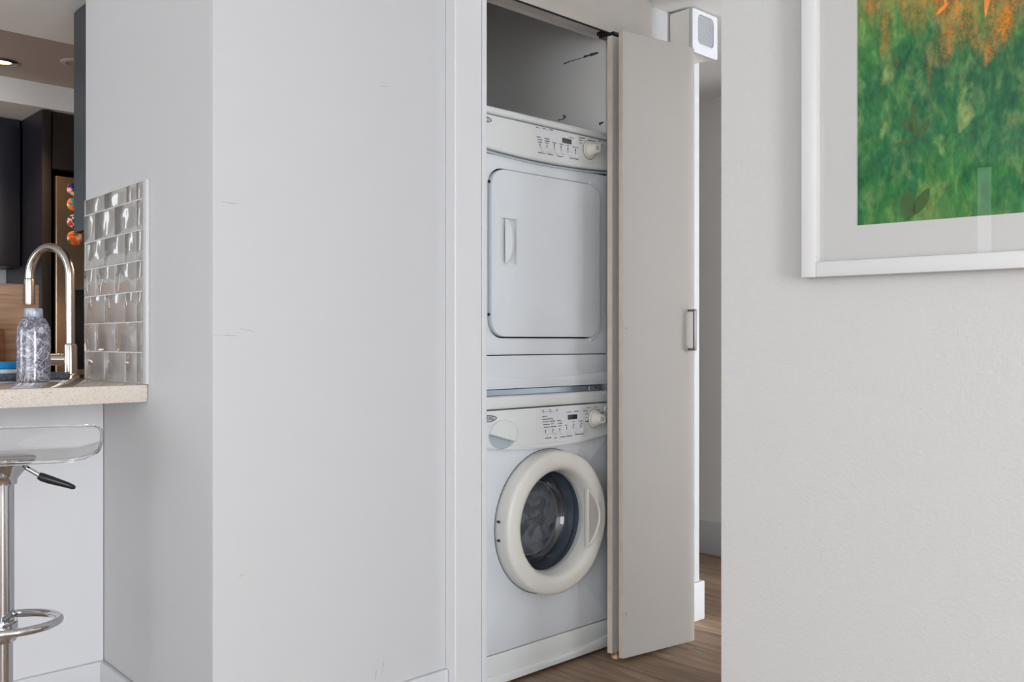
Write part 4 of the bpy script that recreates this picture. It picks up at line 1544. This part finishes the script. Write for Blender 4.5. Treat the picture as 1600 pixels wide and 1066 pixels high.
# ================================================================ FOLDING CLOSET DOOR
fd = thing('door_1', (2.488, 2.049, 0.0), 'white folding closet door pushed open in front of the corner', 'door', 0, None, 'structure')
FO = Vector((2.488, 2.049, 0.0))
BZ0, BZ1 = 0.016, 2.199
dirB = Vector((2.829 - 2.489, 1.994 - 2.049, 0)).normalized()
angB = math.atan2(dirB.y, dirB.x)
LB = 0.348


def panel(name, loc, ang, length):
    m = MB().box(0, length, 0, 0.022, BZ0, BZ1, 0.0015, 1)
    o = m.build(name, M['door'], fd)
    o.location = Vector(loc) - FO
    o.rotation_euler = (0, 0, ang)
    e = MB().box(-0.0012, 0.0002, 0.0008, 0.0212, BZ0 + 0.001, BZ1 - 0.001).build('edge_band', M['door_edge'], o, smooth=False)
    return o


pB = panel('front_panel', (2.4885, 2.0490, 0), angB, LB)
pA = panel('rear_panel', (2.5005, 2.1085, 0), math.radians(-1.0), LB)
# metal bow handle near the right edge of the front panel
hz0, hz1 = 1.085, 1.236
hx = 0.312
hm = MB()
hm.box(hx, hx + 0.0125, -0.034, -0.026, hz0, hz1, 0.002, 2)
hm.box(hx, hx + 0.0125, -0.034, 0.0, hz0, hz0 + 0.009, 0.002, 2)
hm.box(hx, hx + 0.0125, -0.034, 0.0, hz1 - 0.009, hz1, 0.002, 2)
tag(hm.build('handle', M['handle_steel'], pB), 'brushed metal bow handle')
pv = MB().lathe([(0, 0.0175), (0.006, 0.0175), (0.006, 0.013), (0.014, 0.0125), (0.017, 0.008), (0.020, 0.003), (0.020, 0.0005), (0, 0.0005)], n=20).build('pivot_foot', M['brass'], fd)
pv.location = Vector((2.520, 2.108, 0)) - FO
tr = MB()
tr.box(2.50, 2.62, V_HEAD + 0.026, V_HEAD + 0.050, 2.2135, 2.2255)
tr.box(2.505, 2.54, V_HEAD - 0.025, V_HEAD + 0.045, 2.2035, 2.2130)
tr.box(2.512, 2.530, V_HEAD - 0.021, V_HEAD - 0.003, 2.1985, 2.2034)
tr.build('track_hanger', M['black'], fd, FO, smooth=False)
# small chips in the panel paint
for (lx, lz, hh) in ((0.012, 0.165, 0.012), (0.014, 1.162, 0.006)):
    MB().box(lx, lx + 0.002, -0.0004, 0.001, lz, lz + hh).build('paint_chip', M['scuff_dark'], pB, smooth=False)

# ================================================================ WALL SPEAKER
BU0, BU1, BV0, BZa, BZb = 2.914, 3.078, 2.063, 2.228, 2.389
WS = (2.996, V_RIGHT, BZa)
ws = thing('wall_speaker', WS, 'white square wall speaker under the ceiling behind the folding door', 'speaker')
MB().box(BU0, BU1, BV0 + 0.012, V_RIGHT - 0.001, BZa, BZb, 0.002, 1).build('housing', M['speaker_body'], ws, WS)
gc = ((BU0 + BU1) / 2 + 0.007, (BZa + BZb) / 2 + 0.008)
hole = [(gc[0] + 0.053 * max(-0.86, min(0.86, 1.12 * math.cos(2 * PI * k / 32))) / 0.86, gc[1] + 0.057 * max(-0.9, min(0.9, 1.12 * math.sin(2 * PI * k / 32))) / 0.9) for k in range(32)]
hole = [p for i, p in enumerate(hole) if (Vector(p) - Vector(hole[i - 1])).length > 1e-5]
MB().plate(rrect(BU0 + 0.001, BU1 + 0.003, BZa - 0.007, BZb - 0.001, 0.010, 5), BV0 - 0.002, BV0 + 0.009, holes=[hole], bev=0.004, seg=3).build('faceplate', M['speaker_white'], ws, WS)
gr = MB()
for k in range(-9, 10):
    z = gc[1] + k * 0.0058
    hw = min(0.053, 0.074 * math.sqrt(max(0.02, 1 - ((k * 0.0058) / 0.066) ** 2)))
    gr.box(gc[0] - hw, gc[0] + hw, BV0 + 0.003, BV0 + 0.008, z - 0.0018, z + 0.0018)
gr.box(gc[0] - 0.056, gc[0] + 0.056, BV0 + 0.009, BV0 + 0.0105, gc[1] - 0.059, gc[1] + 0.059)
g = gr.build('grille', M['speaker_grey'], ws, WS, smooth=False)
g['kind'] = 'stuff'
for dz in (0.064, -0.064):
    MB().lathe([(0, -0.0012), (0.0028, -0.001), (0.0032, 0.0005)], c=(gc[0], BV0, gc[1] + dz), axis='y', n=12).build('screw', M['speaker_grey'], ws, WS)

# ================================================================ FRAMED PICTURE
# local frame: x along the wall towards the viewer's right, y into the wall, z up
px_ang = math.atan2(WDIR.y, WDIR.x)
PS = CORN + WDIR * 0.192
pf_loc = PS + WN * 0.0
pf = thing('framed_picture', (pf_loc.x, pf_loc.y, 1.247), 'white framed green abstract picture with an orange top on the right wall', 'picture', px_ang)
FW, FH, FT, DEP = 0.86, 1.10, 0.030, 0.034
# y axis of the local frame: check which side the room is on
yl = Vector((-math.sin(px_ang), math.cos(px_ang), 0))
SG = 1.0 if yl.dot(WN) > 0 else -1.0           # room side in local y


def yb(a, b):
    return (min(a * SG, b * SG), max(a * SG, b * SG))


y0, y1 = yb(0.0, DEP)
for nm, (xa, xb, za, zb) in {'frame_left': (0, FT, 0, FH), 'frame_right': (FW - FT, FW, 0, FH), 'frame_bottom': (FT, FW - FT, 0, FT), 'frame_top': (FT, FW - FT, FH - FT, FH)}.items():
    MB().box(xa, xb, y0, y1, za, zb, 0.0018, 2).build('frame_rail', M['frame_white'], pf)
ya, ybk = yb(0.004, 0.010)
MW = 0.102
PX0, PX1, PZ0, PZ1 = MW, FW - MW, MW - 0.003, FH - MW
holes = [[(PX0, PZ0), (PX1, PZ0), (PX1, PZ1), (PX0, PZ1)]]
MB().plate([(FT - 0.004, FT - 0.004), (FW - FT + 0.004, FT - 0.004), (FW - FT + 0.004, FH - FT + 0.004), (FT - 0.004, FH - FT + 0.004)], ya, ybk, holes=holes).build('mount', M['mat'], pf, smooth=False)
ya, ybk = yb(0.001, 0.0038)
prt = MB().box(PX0 - 0.004, PX1 + 0.004, ya, ybk, PZ0 - 0.004, PZ1 + 0.004).build('print', M['print'], pf, smooth=False)


def leaf(pts, name='leaf_shape', mat='leaf_olive'):
    ya_, yb_ = yb(0.0038, 0.0043)
    return MB().plate(pts, ya_, yb_).build(name, M[mat], prt, smooth=False)


def leaf_poly(cx, cz, ln, wd, ang, n=10):
    a = math.radians(ang)
    L_, R__ = [], []
    for k in range(n + 1):
        s = k / n
        w_ = wd * math.sin(PI * s) ** 0.8
        L_.append((s * ln, w_))
        R__.append((s * ln, -w_))
    pts = L_ + list(reversed(R__))[1:-1]
    return [(cx + p[0] * math.cos(a) - p[1] * math.sin(a), cz + p[0] * math.sin(a) + p[1] * math.cos(a)) for p in pts]


# ya..: flat olive leaf shapes laid over the print
for (cx, cz, ln, wd, an) in ((0.208, 0.262, 0.046, 0.0085, 95), (0.207, 0.303, 0.018, 0.006, 85), (0.205, 0.268, 0.034, 0.007, 122), (0.216, 0.254, 0.042, 0.0065, 62),
                             (0.208, 0.254, 0.034, 0.004, 190), (0.198, 0.102, 0.058, 0.013, 92), (0.206, 0.110, 0.058, 0.011, 60)):
    leaf(leaf_poly(cx, cz, ln, wd, an))
# orange brush strokes hanging from the top edge of what the photo shows
for (cx, cz, ln, wd, an) in ((0.330, 0.455, 0.16, 0.007, 84), (0.262, 0.487, 0.10, 0.004, 86), (0.246, 0.480, 0.03, 0.0035, 40)):
    leaf(leaf_poly(cx, cz, ln, wd, an), 'brush_stroke', 'orange_ink')
ya, ybk = yb(0.0120, 0.0132)
MB().box(FT - 0.003, FW - FT + 0.003, ya, ybk, FT - 0.003, FH - FT + 0.003).build('glass', M['pane'], pf, smooth=False)

# scuff on the near end of the picture wall
for (s0, z0, s1, z1) in ((0.001, 1.030, 0.016, 1.026),):
    A = CORN + WDIR * s0 + Vector((0, 0, z0))
    B = CORN + WDIR * s1 + Vector((0, 0, z1))
    mark(wr, M['scuff_tan'], tuple(WN), [A, B], 0.002)
